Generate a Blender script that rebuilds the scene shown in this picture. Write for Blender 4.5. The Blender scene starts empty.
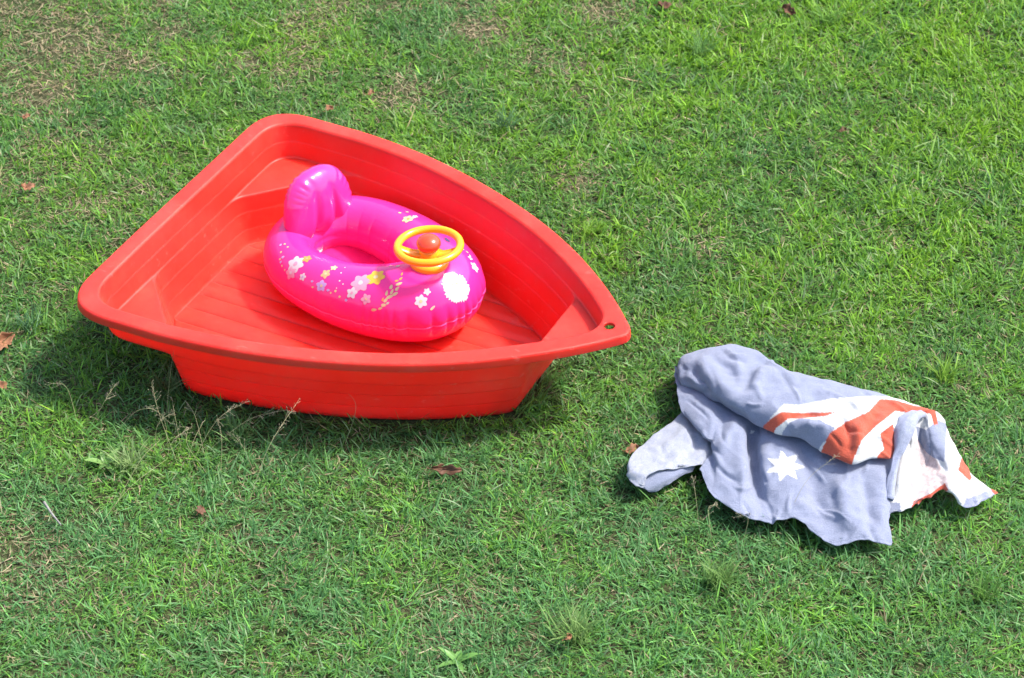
import bpy, bmesh, math, random
import numpy as np
from mathutils import Vector, Matrix

random.seed(7)
RNG = np.random.default_rng(11)
scene = bpy.context.scene
COL = scene.collection

# ------------------------------------------------------------------ camera
CAM_H = 3.4926
PITCH = math.radians(37.4)
HFOV = math.radians(24.0)
cam_data = bpy.data.cameras.new('camera')
cam = bpy.data.objects.new('camera', cam_data)
COL.objects.link(cam)
cam.location = (0, 0, CAM_H)
cam.rotation_euler = (math.pi / 2 - PITCH, 0, 0)
cam_data.sensor_width = 36.0
cam_data.lens = 18.0 / math.tan(HFOV / 2)
cam_data.clip_end = 500
cam_data.dof.use_dof = True
cam_data.dof.focus_distance = 5.35
cam_data.dof.aperture_fstop = 7.1
scene.camera = cam

# ------------------------------------------------------------------ sky, sun, exposure
SUN_EL = math.radians(55)
SUN_AZ = math.radians(12)          # angle from +x towards +y: the sun stands to the right of the picture
world = bpy.data.worlds.new('World')
scene.world = world
world.use_nodes = True
nt = world.node_tree
bg = nt.nodes['Background']
sky = nt.nodes.new('ShaderNodeTexSky')
sky.sky_type = 'NISHITA'
sky.sun_disc = False
sky.dust_density = 3.5
sky.air_density = 1.0
sky.sun_elevation = SUN_EL
sky.sun_rotation = math.pi / 2 - SUN_AZ
nt.links.new(sky.outputs[0], bg.inputs[0])
bg.inputs[1].default_value = 0.15
sun_data = bpy.data.lights.new('sun', 'SUN')
sun_data.energy = 3.1
sun_data.angle = math.radians(5.5)
sun_data.color = (1.0, 0.95, 0.87)
sun = bpy.data.objects.new('sun', sun_data)
COL.objects.link(sun)
sd = Vector((math.cos(SUN_EL) * math.cos(SUN_AZ), math.cos(SUN_EL) * math.sin(SUN_AZ), math.sin(SUN_EL)))
sun.rotation_euler = sd.to_track_quat('Z', 'Y').to_euler()
sun.location = sd * 20
scene.view_settings.view_transform = 'Standard'
scene.view_settings.look = 'None'
scene.view_settings.exposure = 1.0
scene.view_settings.gamma = 1.0

# ------------------------------------------------------------------ helpers
FPX = 512 / math.tan(HFOV / 2)
CP, SP = math.cos(PITCH), math.sin(PITCH)

def W(px, py, z):
    """photo pixel + height above ground -> world point"""
    x = (px - 512) / FPX
    y = -(py - 339) / FPX
    d = np.array([x, CP + y * SP, -SP + y * CP])
    t = (CAM_H - z) / -d[2]
    return np.array([d[0] * t, d[1] * t, z])

def PX(P):
    P = np.asarray(P, float)
    x, y, z = P[..., 0], P[..., 1], P[..., 2] - CAM_H
    fw = y * CP - z * SP
    up = y * SP + z * CP
    return np.stack([512 + FPX * x / fw, 339 - FPX * up / fw], -1)

def mesh_obj(name, verts, faces, mat=None, parent=None, smooth=True):
    me = bpy.data.meshes.new(name)
    me.from_pydata([tuple(map(float, v)) for v in verts], [], [tuple(map(int, f)) for f in faces])
    me.update()
    if smooth:
        me.polygons.foreach_set('use_smooth', [True] * len(me.polygons))
    o = bpy.data.objects.new(name, me)
    COL.objects.link(o)
    if mat:
        me.materials.append(mat)
    if parent:
        o.parent = parent
    return o

def tag(o, label=None, cat=None, group=None, kind=None):
    if label: o['label'] = label
    if cat: o['category'] = cat
    if group: o['group'] = group
    if kind: o['kind'] = kind
    return o

def empty(name, loc=(0, 0, 0), rz=0):
    o = bpy.data.objects.new(name, None)
    COL.objects.link(o)
    o.empty_display_size = 0.05
    o.location = loc
    o.rotation_euler = (0, 0, rz)
    return o

def in_poly(px, py, poly):
    px = np.asarray(px); py = np.asarray(py)
    r = np.zeros(px.shape, bool)
    n = len(poly)
    for i in range(n):
        x0, y0 = poly[i]; x1, y1 = poly[(i + 1) % n]
        c = ((y0 > py) != (y1 > py)) & (px < (x1 - x0) * (py - y0) / ((y1 - y0) or 1e-9) + x0)
        r ^= c
    return r

class Noise2:
    def __init__(self, seed):
        self.g = np.random.default_rng(seed).random((128, 128))
    def __call__(self, x, y, scale):
        x = np.asarray(x) * scale; y = np.asarray(y) * scale
        xi = np.floor(x).astype(int); yi = np.floor(y).astype(int)
        fx = x - xi; fy = y - yi
        fx = fx * fx * (3 - 2 * fx); fy = fy * fy * (3 - 2 * fy)
        g = self.g
        a = g[xi % 128, yi % 128]; b = g[(xi + 1) % 128, yi % 128]
        c = g[xi % 128, (yi + 1) % 128]; d = g[(xi + 1) % 128, (yi + 1) % 128]
        return (a * (1 - fx) + b * fx) * (1 - fy) + (c * (1 - fx) + d * fx) * fy

# node material helper
def mat_new(name):
    m = bpy.data.materials.new(name)
    m.use_nodes = True
    n = m.node_tree.nodes
    return m, n, m.node_tree.links, n['Principled BSDF']

def noise_node(n, l, scale, detail=4, rough=0.55, coord='Object', dist=0.0):
    tc = n.new('ShaderNodeTexCoord')
    t = n.new('ShaderNodeTexNoise')
    t.inputs['Scale'].default_value = scale
    t.inputs['Detail'].default_value = detail
    t.inputs['Roughness'].default_value = rough
    t.inputs['Distortion'].default_value = dist
    l.new(tc.outputs[coord], t.inputs['Vector'])
    return t

def ramp(n, l, src, stops):
    r = n.new('ShaderNodeValToRGB')
    e = r.color_ramp.elements
    while len(e) > 1: e.remove(e[0])
    e[0].position = stops[0][0]; e[0].color = stops[0][1]
    for p, c in stops[1:]:
        x = e.new(p); x.color = c
    l.new(src, r.inputs[0])
    return r

def mix_col(n, l, fac, a, b, mode='MIX'):
    m = n.new('ShaderNodeMix'); m.data_type = 'RGBA'; m.blend_type = mode
    for s, v in ((m.inputs[0], fac), (m.inputs[6], a), (m.inputs[7], b)):
        if hasattr(v, 'links'): l.new(v, s)
        else: s.default_value = v
    return m.outputs[2]

def bump(n, l, height, strength, dist, target):
    b = n.new('ShaderNodeBump')
    b.inputs['Strength'].default_value = strength
    b.inputs['Distance'].default_value = dist
    l.new(height, b.inputs['Height'])
    l.new(b.outputs[0], target)
    return b

def G(v): return (v, v, v, 1)

# ------------------------------------------------------------------ materials
def plastic_red():
    m, n, l, p = mat_new('red_moulded_plastic')
    t1 = noise_node(n, l, 7, 5, .6)
    t2 = noise_node(n, l, 90, 6, .7)
    c = mix_col(n, l, ramp(n, l, t1.outputs[0], [(.3, G(0)), (.75, G(1))]).outputs[0],
                (.75, .027, .016, 1), (.79, .046, .030, 1))
    t7 = noise_node(n, l, 2.2, 6, .7)
    c = mix_col(n, l, ramp(n, l, t7.outputs[0], [(.45, G(0)), (.70, G(.35))]).outputs[0], c, (.80, .105, .085, 1))
    # pale scuffs: short streaks stretched by a mapping node
    tc = n.new('ShaderNodeTexCoord'); mp = n.new('ShaderNodeMapping')
    mp.inputs['Scale'].default_value = (26, 60, 60); mp.inputs['Rotation'].default_value = (0, 0, .5)
    l.new(tc.outputs['Object'], mp.inputs[0])
    t3 = n.new('ShaderNodeTexNoise'); t3.inputs['Scale'].default_value = 1.0; t3.inputs['Detail'].default_value = 3
    l.new(mp.outputs[0], t3.inputs['Vector'])
    sc = ramp(n, l, t3.outputs[0], [(.64, G(0)), (.78, G(.40))])
    t4 = noise_node(n, l, 3.0, 2)
    gate = ramp(n, l, t4.outputs[0], [(.44, G(0)), (.58, G(1))])
    mm = n.new('ShaderNodeMath'); mm.operation = 'MULTIPLY'
    l.new(sc.outputs[0], mm.inputs[0]); l.new(gate.outputs[0], mm.inputs[1])
    c = mix_col(n, l, mm.outputs[0], c, (.80, .32, .26, 1))
    # dusty dirt film
    t5 = noise_node(n, l, 14, 8, .75)
    dirt = ramp(n, l, t5.outputs[0], [(.50, G(0)), (.75, G(.34))])
    c = mix_col(n, l, dirt.outputs[0], c, (.60, .10, .06, 1))
    da = n.new('ShaderNodeAttribute'); da.attribute_name = 'grime'
    t6 = noise_node(n, l, 30, 5, .7)
    gm = n.new('ShaderNodeMath'); gm.operation = 'MULTIPLY'
    l.new(da.outputs['Fac'], gm.inputs[0]); l.new(ramp(n, l, t6.outputs[0], [(.3, G(.25)), (.7, G(.95))]).outputs[0], gm.inputs[1])
    c = mix_col(n, l, gm.outputs[0], c, (.20, .045, .035, 1))
    l.new(c, p.inputs['Base Color'])
    rr = ramp(n, l, t2.outputs[0], [(.3, G(.36)), (.7, G(.5))])
    l.new(rr.outputs[0], p.inputs['Roughness'])
    p.inputs['Specular IOR Level'].default_value = .38
    p.inputs['Subsurface Weight'].default_value = .8
    p.inputs['Subsurface Radius'].default_value = (.022, .002, .001)
    p.inputs['Subsurface Scale'].default_value = 1.0
    bump(n, l, t2.outputs[0], .12, .0015, p.inputs['Normal'])
    return m

def vinyl(name, col, rough=.16, sss=.25):
    m, n, l, p = mat_new(name)
    t = noise_node(n, l, 18, 3)
    c = mix_col(n, l, ramp(n, l, t.outputs[0], [(.3, G(0)), (.7, G(1))]).outputs[0],
                col, tuple(min(1, x * 1.06 + .004) for x in col[:3]) + (1,))
    l.new(c, p.inputs['Base Color'])
    p.inputs['Roughness'].default_value = rough
    p.inputs['Subsurface Weight'].default_value = sss
    p.inputs['Subsurface Radius'].default_value = (.03, .012, .02)
    p.inputs['Subsurface Scale'].default_value = .5
    p.inputs['Coat Weight'].default_value = .3
    p.inputs['Coat Roughness'].default_value = .08
    t2 = noise_node(n, l, 34, 3)
    bump(n, l, t2.outputs[0], .10, .006, p.inputs['Normal'])
    return m

def simple(name, col, rough=.4, bumps=None, var=.15):
    m, n, l, p = mat_new(name)
    t = noise_node(n, l, 60, 4)
    c = mix_col(n, l, ramp(n, l, t.outputs[0], [(.3, G(0)), (.7, G(1))]).outputs[0],
                tuple(x * (1 - var) for x in col) + (1,), tuple(min(1, x * (1 + var)) for x in col) + (1,))
    l.new(c, p.inputs['Base Color'])
    p.inputs['Roughness'].default_value = rough
    if bumps: bump(n, l, t.outputs[0], bumps, .002, p.inputs['Normal'])
    return m

def leafy(name, translucency=.3, rough=.45):
    """blade colour from the mesh colour attribute, light shines through"""
    m, n, l, p = mat_new(name)
    a = n.new('ShaderNodeAttribute'); a.attribute_name = 'col'
    l.new(a.outputs['Color'], p.inputs['Base Color'])
    p.inputs['Roughness'].default_value = rough
    p.inputs['Specular IOR Level'].default_value = .28
    tr = n.new('ShaderNodeBsdfTranslucent')
    hs = n.new('ShaderNodeHueSaturation'); hs.inputs['Value'].default_value = 1.25; hs.inputs['Hue'].default_value = .49
    l.new(a.outputs['Color'], hs.inputs['Color']); l.new(hs.outputs[0], tr.inputs['Color'])
    mx = n.new('ShaderNodeMixShader'); mx.inputs[0].default_value = translucency
    l.new(p.outputs[0], mx.inputs[1]); l.new(tr.outputs[0], mx.inputs[2])
    l.new(mx.outputs[0], n['Material Output'].inputs[0])
    return m

def towel_mat():
    m, n, l, p = mat_new('faded_cotton_towelling')
    a = n.new('ShaderNodeAttribute'); a.attribute_name = 'col'
    t = noise_node(n, l, 420, 3, .7)
    t2 = noise_node(n, l, 22, 5, .65)
    f = ramp(n, l, t.outputs[0], [(.3, G(.80)), (.7, G(1.1))])
    f2 = ramp(n, l, t2.outputs[0], [(.3, G(.90)), (.7, G(1.06))])
    c = mix_col(n, l, 1.0, a.outputs['Color'], f.outputs[0], 'MULTIPLY')
    c = mix_col(n, l, 1.0, c, f2.outputs[0], 'MULTIPLY')
    l.new(c, p.inputs['Base Color'])
    p.inputs['Roughness'].default_value = .95
    p.inputs['Specular IOR Level'].default_value = .1
    p.inputs['Sheen Weight'].default_value = .25
    p.inputs['Sheen Roughness'].default_value = .5
    bump(n, l, t.outputs[0], .9, .003, p.inputs['Normal'])
    return m

def soil_mat():
    m, n, l, p = mat_new('soil_and_thatch')
    t = noise_node(n, l, 2.6, 8, .7)
    t2 = noise_node(n, l, 130, 6, .75, dist=.6)
    base = ramp(n, l, t2.outputs[0], [(.25, (.045, .036, .022, 1)), (.45, (.12, .098, .06, 1)),
                                      (.6, (.22, .18, .115, 1)), (.78, (.38, .32, .22, 1))])
    green = ramp(n, l, t2.outputs[0], [(.3, (.012, .028, .008, 1)), (.6, (.045, .09, .022, 1)), (.8, (.12, .17, .05, 1))])
    # beyond the blades that are built the sheet carries the lawn colour
    tc = n.new('ShaderNodeTexCoord')
    ln = n.new('ShaderNodeVectorMath'); ln.operation = 'DISTANCE'
    ln.inputs[1].default_value = (0, 4.8, 0)
    l.new(tc.outputs['Object'], ln.inputs[0])
    far = n.new('ShaderNodeMapRange'); far.inputs[1].default_value = 2.0; far.inputs[2].default_value = 3.2
    l.new(ln.outputs['Value'], far.inputs[0])
    near = ramp(n, l, t.outputs[0], [(.40, G(.85)), (.72, G(.25))])
    mx = n.new('ShaderNodeMath'); mx.operation = 'MAXIMUM'
    l.new(far.outputs[0], mx.inputs[0]); l.new(near.outputs[0], mx.inputs[1])
    c = mix_col(n, l, mx.outputs[0], base.outputs[0], green.outputs[0])
    l.new(c, p.inputs['Base Color'])
    p.inputs['Roughness'].default_value = .95
    p.inputs['Specular IOR Level'].default_value = .15
    bump(n, l, t2.outputs[0], .9, .012, p.inputs['Normal'])
    return m

M_RED = plastic_red()
M_PINK = vinyl('pink_vinyl', (.80, .028, .26, 1), .2, .06)
M_SEAT = vinyl('pink_vinyl_seat', (.80, .018, .20, 1), .3)
M_SEAM = vinyl('pink_vinyl_weld', (.84, .075, .36, 1), .3)
M_YELLOW = vinyl('yellow_plastic', (.88, .38, .008, 1), .25, .1)
M_BALL = vinyl('orange_red_plastic', (.80, .065, .022, 1), .22, .1)
M_GRASS = leafy('grass_blades', .40, .5)
M_STRAW = simple('dry_straw', (.40, .38, .20), .8)
M_SEED = simple('dry_seed_heads', (.38, .34, .23), .85)
M_LEAF = simple('dead_leaf_brown', (.105, .045, .022), .7, .4, .4)
M_LEAF2 = simple('dead_leaf_tan', (.23, .105, .052), .7, .4, .4)
M_WEED = leafy('weed_leaf', .25, .4)
M_TWIG = simple('bleached_twig', (.24, .235, .22), .9, .8, .4)
M_TOWEL = towel_mat()
M_SOIL = soil_mat()

# ------------------------------------------------------------------ ground
gv = [(-60, -40, 0), (60, -40, 0), (60, 80, 0), (-60, 80, 0)]
ground = mesh_obj('ground', gv, [(0, 1, 2, 3)], M_SOIL, smooth=False)
tag(ground, kind='structure')

# ------------------------------------------------------------------ boat
B_ANG = math.radians(-26.1146)
B_ORG = np.array([-0.8215, 4.8185])
B_U = np.array([math.cos(B_ANG), math.sin(B_ANG)])
B_N = np.array([-B_U[1], B_U[0]])
RIM_Z = .235
_u = np.array([.1, .15, .2, .25, .3, .35, .4, .45, .5, .55, .6, .65, .7, .75, .8, .85, .9, .95, 1.0, 1.05, 1.1, 1.15])
_w = np.array([.4725, .472, .470, .4675, .4635, .459, .453, .4435, .432, .420, .4055, .389, .372, .3515, .329, .3055, .2755, .245, .2105, .1695, .126, .077])
PW = np.polyfit(_u, _w, 5)

def fillet2(P, idx_r, seg=6):
    """round given vertices of an open 2D/3D polyline"""
    out = []
    mids = {}
    for i, p in enumerate(P):
        r = idx_r.get(i, 0)
        if r <= 0 or i == 0 or i == len(P) - 1:
            out.append(p); continue
        a = P[i - 1] - p; b = P[i + 1] - p
        la, lb = np.linalg.norm(a), np.linalg.norm(b)
        k = min(r, .48 * la, .48 * lb)
        p0 = p + a / la * k; p1 = p + b / lb * k
        for s in range(seg + 1):
            t = s / seg
            out.append((1 - t) ** 2 * p0 + 2 * t * (1 - t) * p + t * t * p1)
            if s == seg // 2: mids[i] = len(out) - 1
    return np.array(out), mids

def side_curve(d):
    u = np.linspace(-.02, 1.26, 400)
    w = np.polyval(PW, u); dw = np.polyval(np.polyder(PW), u)
    nn = np.stack([dw, -np.ones_like(dw)], 1)
    nn /= np.linalg.norm(nn, axis=1)[:, None]
    return np.stack([u, w], 1) + nn * d, nn

NS, NC, ND, NB = 10, 34, 46, 22
VS, UC, UB = .180, .258, 1.018

def resample(P, n):
    L = np.r_[0, np.cumsum(np.linalg.norm(np.diff(P, axis=0), axis=1))]
    t = np.linspace(0, L[-1], n)
    return np.stack([np.interp(t, L, P[:, k]) for k in range(P.shape[1])], 1)

def half(d, us, chamfer=False, chord=False, corner_r=.05, tip_r=.035, vs=VS, uc=UC, ub=UB):
    S, nn = side_curve(d)
    def side_at(u): return np.array([u, np.interp(u, S[:, 0], S[:, 1])])
    seg_s = np.array([[us, 0.], [us, vs]])
    pc = side_at(uc)
    pb = side_at(ub)
    if chamfer:
        seg_c = np.array([[us, vs], pc])
    else:
        cv = np.interp(us, S[:, 0], S[:, 1])
        corner = np.array([us, cv])
        P = np.array([[us, vs], corner, pc])
        seg_c, _ = fillet2(P, {1: corner_r * 1.25}, 14)
    mk = (S[:, 0] > uc + .003) & (S[:, 0] < ub - .003)
    seg_d = np.vstack([pc, S[mk], pb])
    if chord:
        seg_b = np.array([pb, [ub, 0.]])
    else:
        C = S + nn * tip_r
        k = np.argmin(np.abs(C[:, 1]) + (S[:, 0] < .8) * 9)
        c = C[k]; a0 = math.atan2(S[k, 1], S[k, 0] - c[0])
        arc = np.array([[c[0] + tip_r * math.cos(a), tip_r * math.sin(a)] for a in np.linspace(a0, 0, 10)])
        mk = (S[:, 0] > ub + .003) & (np.arange(len(S)) < k)
        seg_b = np.vstack([pb, S[mk], arc])
    parts = [resample(seg_s, NS + 1), resample(seg_c, NC + 1)[1:], resample(seg_d, ND + 1)[1:], resample(seg_b, NB + 1)[1:]]
    H = np.vstack(parts)
    if chamfer or chord:          # soften the plan corners
        rad = 5
        Q = H.copy()
        for it in range(rad):
            Q[1:-1] = .25 * Q[:-2] + .5 * Q[1:-1] + .25 * Q[2:]
            Q[0] = (Q[0][0], 0); Q[-1] = (Q[-1][0], 0)
        wgt = np.zeros(len(H))
        marks = []
        if chamfer: marks += [NS, NS + NC]
        if chord: marks += [NS + NC + ND]
        for mi in marks:
            wgt[max(0, mi - 6):mi + 7] = 1
        H = H * (1 - wgt[:, None]) + Q * wgt[:, None]
    return H

def full(H):
    """mirror a half outline to the closed loop (axis points shared)"""
    M = H[-2:0:-1].copy(); M[:, 1] *= -1
    return np.vstack([H, M])

# stations: (outline args, z, fillet radius)
def st(d, us, z, r, ch=False, bo=False, cr=.05, tr=.035, **k): return (full(half(d, us, ch, bo, cr, tr, **k)), z, r)
STATIONS = [
    # exterior, from the bottom upwards
    st(.094, .089, -.234, 0, True, True, vs=.176, uc=.262, ub=.968),
    st(.084, .084, -.228, .012, True, True, vs=.181, uc=.260, ub=.977),
    st(.074, .073, -.183, .004, True, True, vs=.186, uc=.257, ub=.989),
    st(.0715, .0705, -.181, .003, True, True, vs=.186, uc=.257, ub=.991),
    st(.063, .063, -.140, .004, True, True, vs=.190, uc=.253, ub=1.001),
    st(.0605, .061, -.138, .003, True, True, vs=.190, uc=.253, ub=1.003),
    st(.055, .056, -.104, .008, True, True, vs=.194, uc=.249, ub=1.012),
    st(.053, .054, -.102, .008, False, True, ub=1.013, cr=.07),
    st(.047, .048, -.058, .006, False, True, ub=1.024, cr=.07),
    st(.045, .046, -.056, .006, cr=.07, tr=.075),
    st(.038, .040, -.007, .003, cr=.075, tr=.075),
    st(.006, .006, -.007, .003, cr=.10),
    st(.004, .003, -.022, .002, cr=.105),
    st(-.002, -.003, -.023, .002, cr=.11),
    st(.000, .000, .000, .007, cr=.11),
    # interior, from the rim downwards
    st(.022, .022, .0005, 0, cr=.095, tr=.05),
    st(.043, .043, .000, .007, cr=.075, tr=.075),
    st(.050, .050, -.048, .005, cr=.069, tr=.070),
    st(.0520, .0520, -.0505, .005, False, True, ub=1.016, cr=.067),
    st(.059, .058, -.092, .006, False, True, ub=1.006, cr=.062),
    st(.0615, .0605, -.094, .006, True, True, vs=.186, uc=.258, ub=1.004),
    st(.069, .067, -.136, .004, True, True, vs=.182, uc=.262, ub=.994),
    st(.0712, .0692, -.1385, .004, True, True, vs=.182, uc=.262, ub=.992),
    st(.080, .077, -.180, .004, True, True, vs=.178, uc=.266, ub=.982),
    st(.0822, .0792, -.1825, .004, True, True, vs=.178, uc=.266, ub=.980),
    st(.093, .089, -.219, .012, True, True, vs=.173, uc=.27, ub=.968),
    st(.110, .104, -.222, 0, True, True, vs=.165, uc=.275, ub=.955),
]
def build_boat():
    nl = len(STATIONS[0][0])
    cols = []
    tags = []
    for j in range(nl):
        P = np.array([[L[j, 0], L[j, 1], z] for L, z, r in STATIONS])
        rr = {i: s[2] for i, s in enumerate(STATIONS)}
        out = []
        tg = []
        for i, p in enumerate(P):
            r = rr[i]
            if r <= 0 or i == 0 or i == len(P) - 1:
                out.append(p); tg.append(i); continue
            a = P[i - 1] - p; b = P[i + 1] - p
            la, lb = np.linalg.norm(a) + 1e-9, np.linalg.norm(b) + 1e-9
            ka, kb = min(r, .45 * la), min(r, .45 * lb)
            p0 = p + a / la * ka; p1 = p + b / lb * kb
            for s in range(4):
                t = s / 3
                out.append((1 - t) ** 2 * p0 + 2 * t * (1 - t) * p + t * t * p1); tg.append(i)
        cols.append(out); tags = tg
    A = np.array(cols)                      # nl x nr x 3
    nr = A.shape[1]
    V = A.reshape(-1, 3).copy()
    # slight warping of the thin moulding
    nz = Noise2(3)
    V[:, 2] += (nz(V[:, 0] + 3, V[:, 1] + 5, 3.5) - .5) * .006 * np.clip((V[:, 2] + .2) / .2, 0, 1)
    F = []; reg = []
    for j in range(nl):
        j2 = (j + 1) % nl
        for k in range(nr - 1):
            F.append((j * nr + k, j2 * nr + k, j2 * nr + k + 1, j * nr + k + 1))
            reg.append((tags[k], tags[k + 1], j))
    # close bottom inside and outside
    F.append([j * nr + nr - 1 for j in range(nl)]); reg.append((99, 99, 0))
    F.append([j * nr for j in range(nl)][::-1]); reg.append((98, 98, 0))
    me = bpy.data.meshes.new('boat_all')
    me.from_pydata([tuple(v) for v in V], [], F)
    bm = bmesh.new(); bm.from_mesh(me)
    bmesh.ops.recalc_face_normals(bm, faces=bm.faces)
    bm.to_mesh(me); bm.free()
    me.update()
    vn = np.empty(len(V) * 3); me.vertices.foreach_get('normal', vn); vn = vn.reshape(-1, 3)
    polys = [tuple(p.vertices) for p in me.polygons]
    vn = np.zeros((len(V), 3))
    for p in me.polygons:
        if len(p.vertices) > 4: continue
        nv_ = np.array(p.normal) * p.area
        for vi in p.vertices: vn[vi] += nv_
    vn /= np.linalg.norm(vn, axis=1)[:, None] + 1e-12
    root = empty('toy_boat', (B_ORG[0], B_ORG[1], RIM_Z), B_ANG)
    tag(root, 'red moulded plastic toy boat sandpit lying on the grass with a pink float inside', 'toy boat')
    ST_OUT, ST_IN = 13, 16
    half_n = NS + NC + ND + NB
    def half_index(j): return j if j <= half_n else nl - j
    groups = {'hull': [], 'rim': [], 'corner_ledge_a': [], 'corner_ledge_b': [], 'bow_ledge': []}
    for f, (a, b, j) in zip(polys, reg):
        h = half_index(j)
        if 10 <= a and b <= 16 and a < 90: key = 'rim'
        elif a == 19 and b == 20 and NS + 2 <= h <= NS + NC - 3: key = 'corner_ledge_a' if j < half_n else 'corner_ledge_b'
        elif a == 17 and b == 18 and h >= NS + NC + ND + 2: key = 'bow_ledge'
        else: key = 'hull'
        groups[key].append(f)
    k0 = tags.index(10); k1 = len(tags) - 1 - tags[::-1].index(16)
    objs = {}
    for key, fs in groups.items():
        used = sorted({v for f in fs for v in f})
        mp = {v: i for i, v in enumerate(used)}
        nm = 'corner_ledge' if key.startswith('corner') else key
        vv = V[used]; ff = [[mp[v] for v in f] for f in fs]; nrm = vn[used]
        if key in ('rim', 'hull'):          # close the section where rim and hull meet, inside the wall
            b0 = len(vv)
            idx = [j * nr + k for j in range(nl) for k in (k0, k1)]
            vv = np.vstack([vv, V[idx]]); nrm = np.vstack([nrm, np.tile([0, 0, 1.0], (len(idx), 1))])
            for j in range(nl):
                j2 = (j + 1) % nl
                q = [b0 + 2 * j, b0 + 2 * j2, b0 + 2 * j2 + 1, b0 + 2 * j + 1]
                ff.append(q if key == 'rim' else q[::-1])
        o = mesh_obj(nm, vv, ff, M_RED, root)
        if key != 'rim':
            o.data.normals_split_custom_set_from_vertices([tuple(x) for x in nrm])
        objs[key] = o
    # towing hole through the bow flange: cut the rim with a cylinder
    rim = objs['rim']
    # solid cut: the rim strip is open at its edges, so remove the disc from both skins and add a collar
    bm = bmesh.new(); bm.from_mesh(rim.data)
    cu, cvv, cr = 1.158, .0, .0125
    # ray-independent cut with planes: subdivide faces near the hole finely, then delete inside
    near = [f for f in bm.faces if (f.calc_center_median().xy - Vector((cu, cvv))).length < .06]
    es = list({e for f in near for e in f.edges})
    bmesh.ops.subdivide_edges(bm, edges=es, cuts=5, use_grid_fill=True)
    inside = [v for v in bm.verts if (v.co.xy - Vector((cu, cvv))).length < cr]
    dele = set()
    for v in inside: dele.update(v.link_faces)
    bmesh.ops.delete(bm, geom=list(dele), context='FACES')
    # pull the ragged edge on to the circle
    for v in bm.verts:
        if v.is_boundary:
            dv = v.co.xy - Vector((cu, cvv))
            if dv.length < cr * 2.1:
                dv = dv.normalized() * cr
                v.co.x = cu + dv.x; v.co.y = cvv + dv.y
    bm.to_mesh(rim.data); bm.free()
    rim.data.polygons.foreach_set('use_smooth', [True] * len(rim.data.polygons))
    rim.modifiers.new('even_normals', 'WEIGHTED_NORMAL').keep_sharp = False
    n = 28
    cv_, cf_ = [], []
    for i in range(n):
        a = 2 * math.pi * i / n
        for (rr_, z_) in ((cr * 1.10, .0012), (cr * .99, .0004), (cr * .97, -.002), (cr * .97, -.0065), (cr * 1.1, -.008)):
            cv_.append((cu + rr_ * math.cos(a), cvv + rr_ * math.sin(a), z_))
    for i in range(n):
        for k in range(4):
            cf_.append((i * 5 + k, ((i + 1) % n) * 5 + k, ((i + 1) % n) * 5 + k + 1, i * 5 + k + 1))
    mesh_obj('tow_hole', cv_, cf_, M_RED, root)
    # floor with long plank grooves
    L = half(.098, .092, True, True, vs=.173, uc=.271, ub=.964)
    us = np.linspace(.094, .962, 90)
    wf = np.interp(us, L[NS:-NB, 0], L[NS:-NB, 1])
    gs = np.arange(-6, 7) * .0565
    vs = []
    for g in gs: vs += [g - .006, g - .0022, g, g + .0012, g + .006, g + .028]
    vs = np.array([-.39] + vs + [.39])
    gz = []
    for v in vs:
        dd = v - gs[np.argmin(np.abs(v - gs))]
        gz.append(-.0045 if abs(dd) < 1e-6 else (-.004 if abs(dd - .0012) < 1e-6 else (-.0008 if abs(dd + .0022) < 1e-6 else 0)))
    gz = np.array(gz)
    fv, ff = [], []
    for i, uu in enumerate(us):
        fade = np.clip((uu - .094) / .02, 0, 1) * np.clip((.962 - uu) / .03, 0, 1)
        for v, z in zip(vs, gz):
            vv = np.clip(v, -wf[i], wf[i])
            fv.append((uu, vv, -.2165 + z * fade + .0012 * math.sin(uu * 9 + v * 7)))
    nv = len(vs)
    for i in range(len(us) - 1):
        for k in range(nv - 1):
            ff.append((i * nv + k, (i + 1) * nv + k, (i + 1) * nv + k + 1, i * nv + k + 1))
    fo = mesh_obj('floor', fv, ff, M_RED, root)
    ga = fo.data.attributes.new('grime', 'FLOAT', 'POINT')
    ga.data.foreach_set('value', np.tile(np.clip(-gz / .0045, 0, 1) * .38, len(us)).astype(np.float32))
    bpy.data.meshes.remove(me)
    return root
boat = build_boat()

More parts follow.
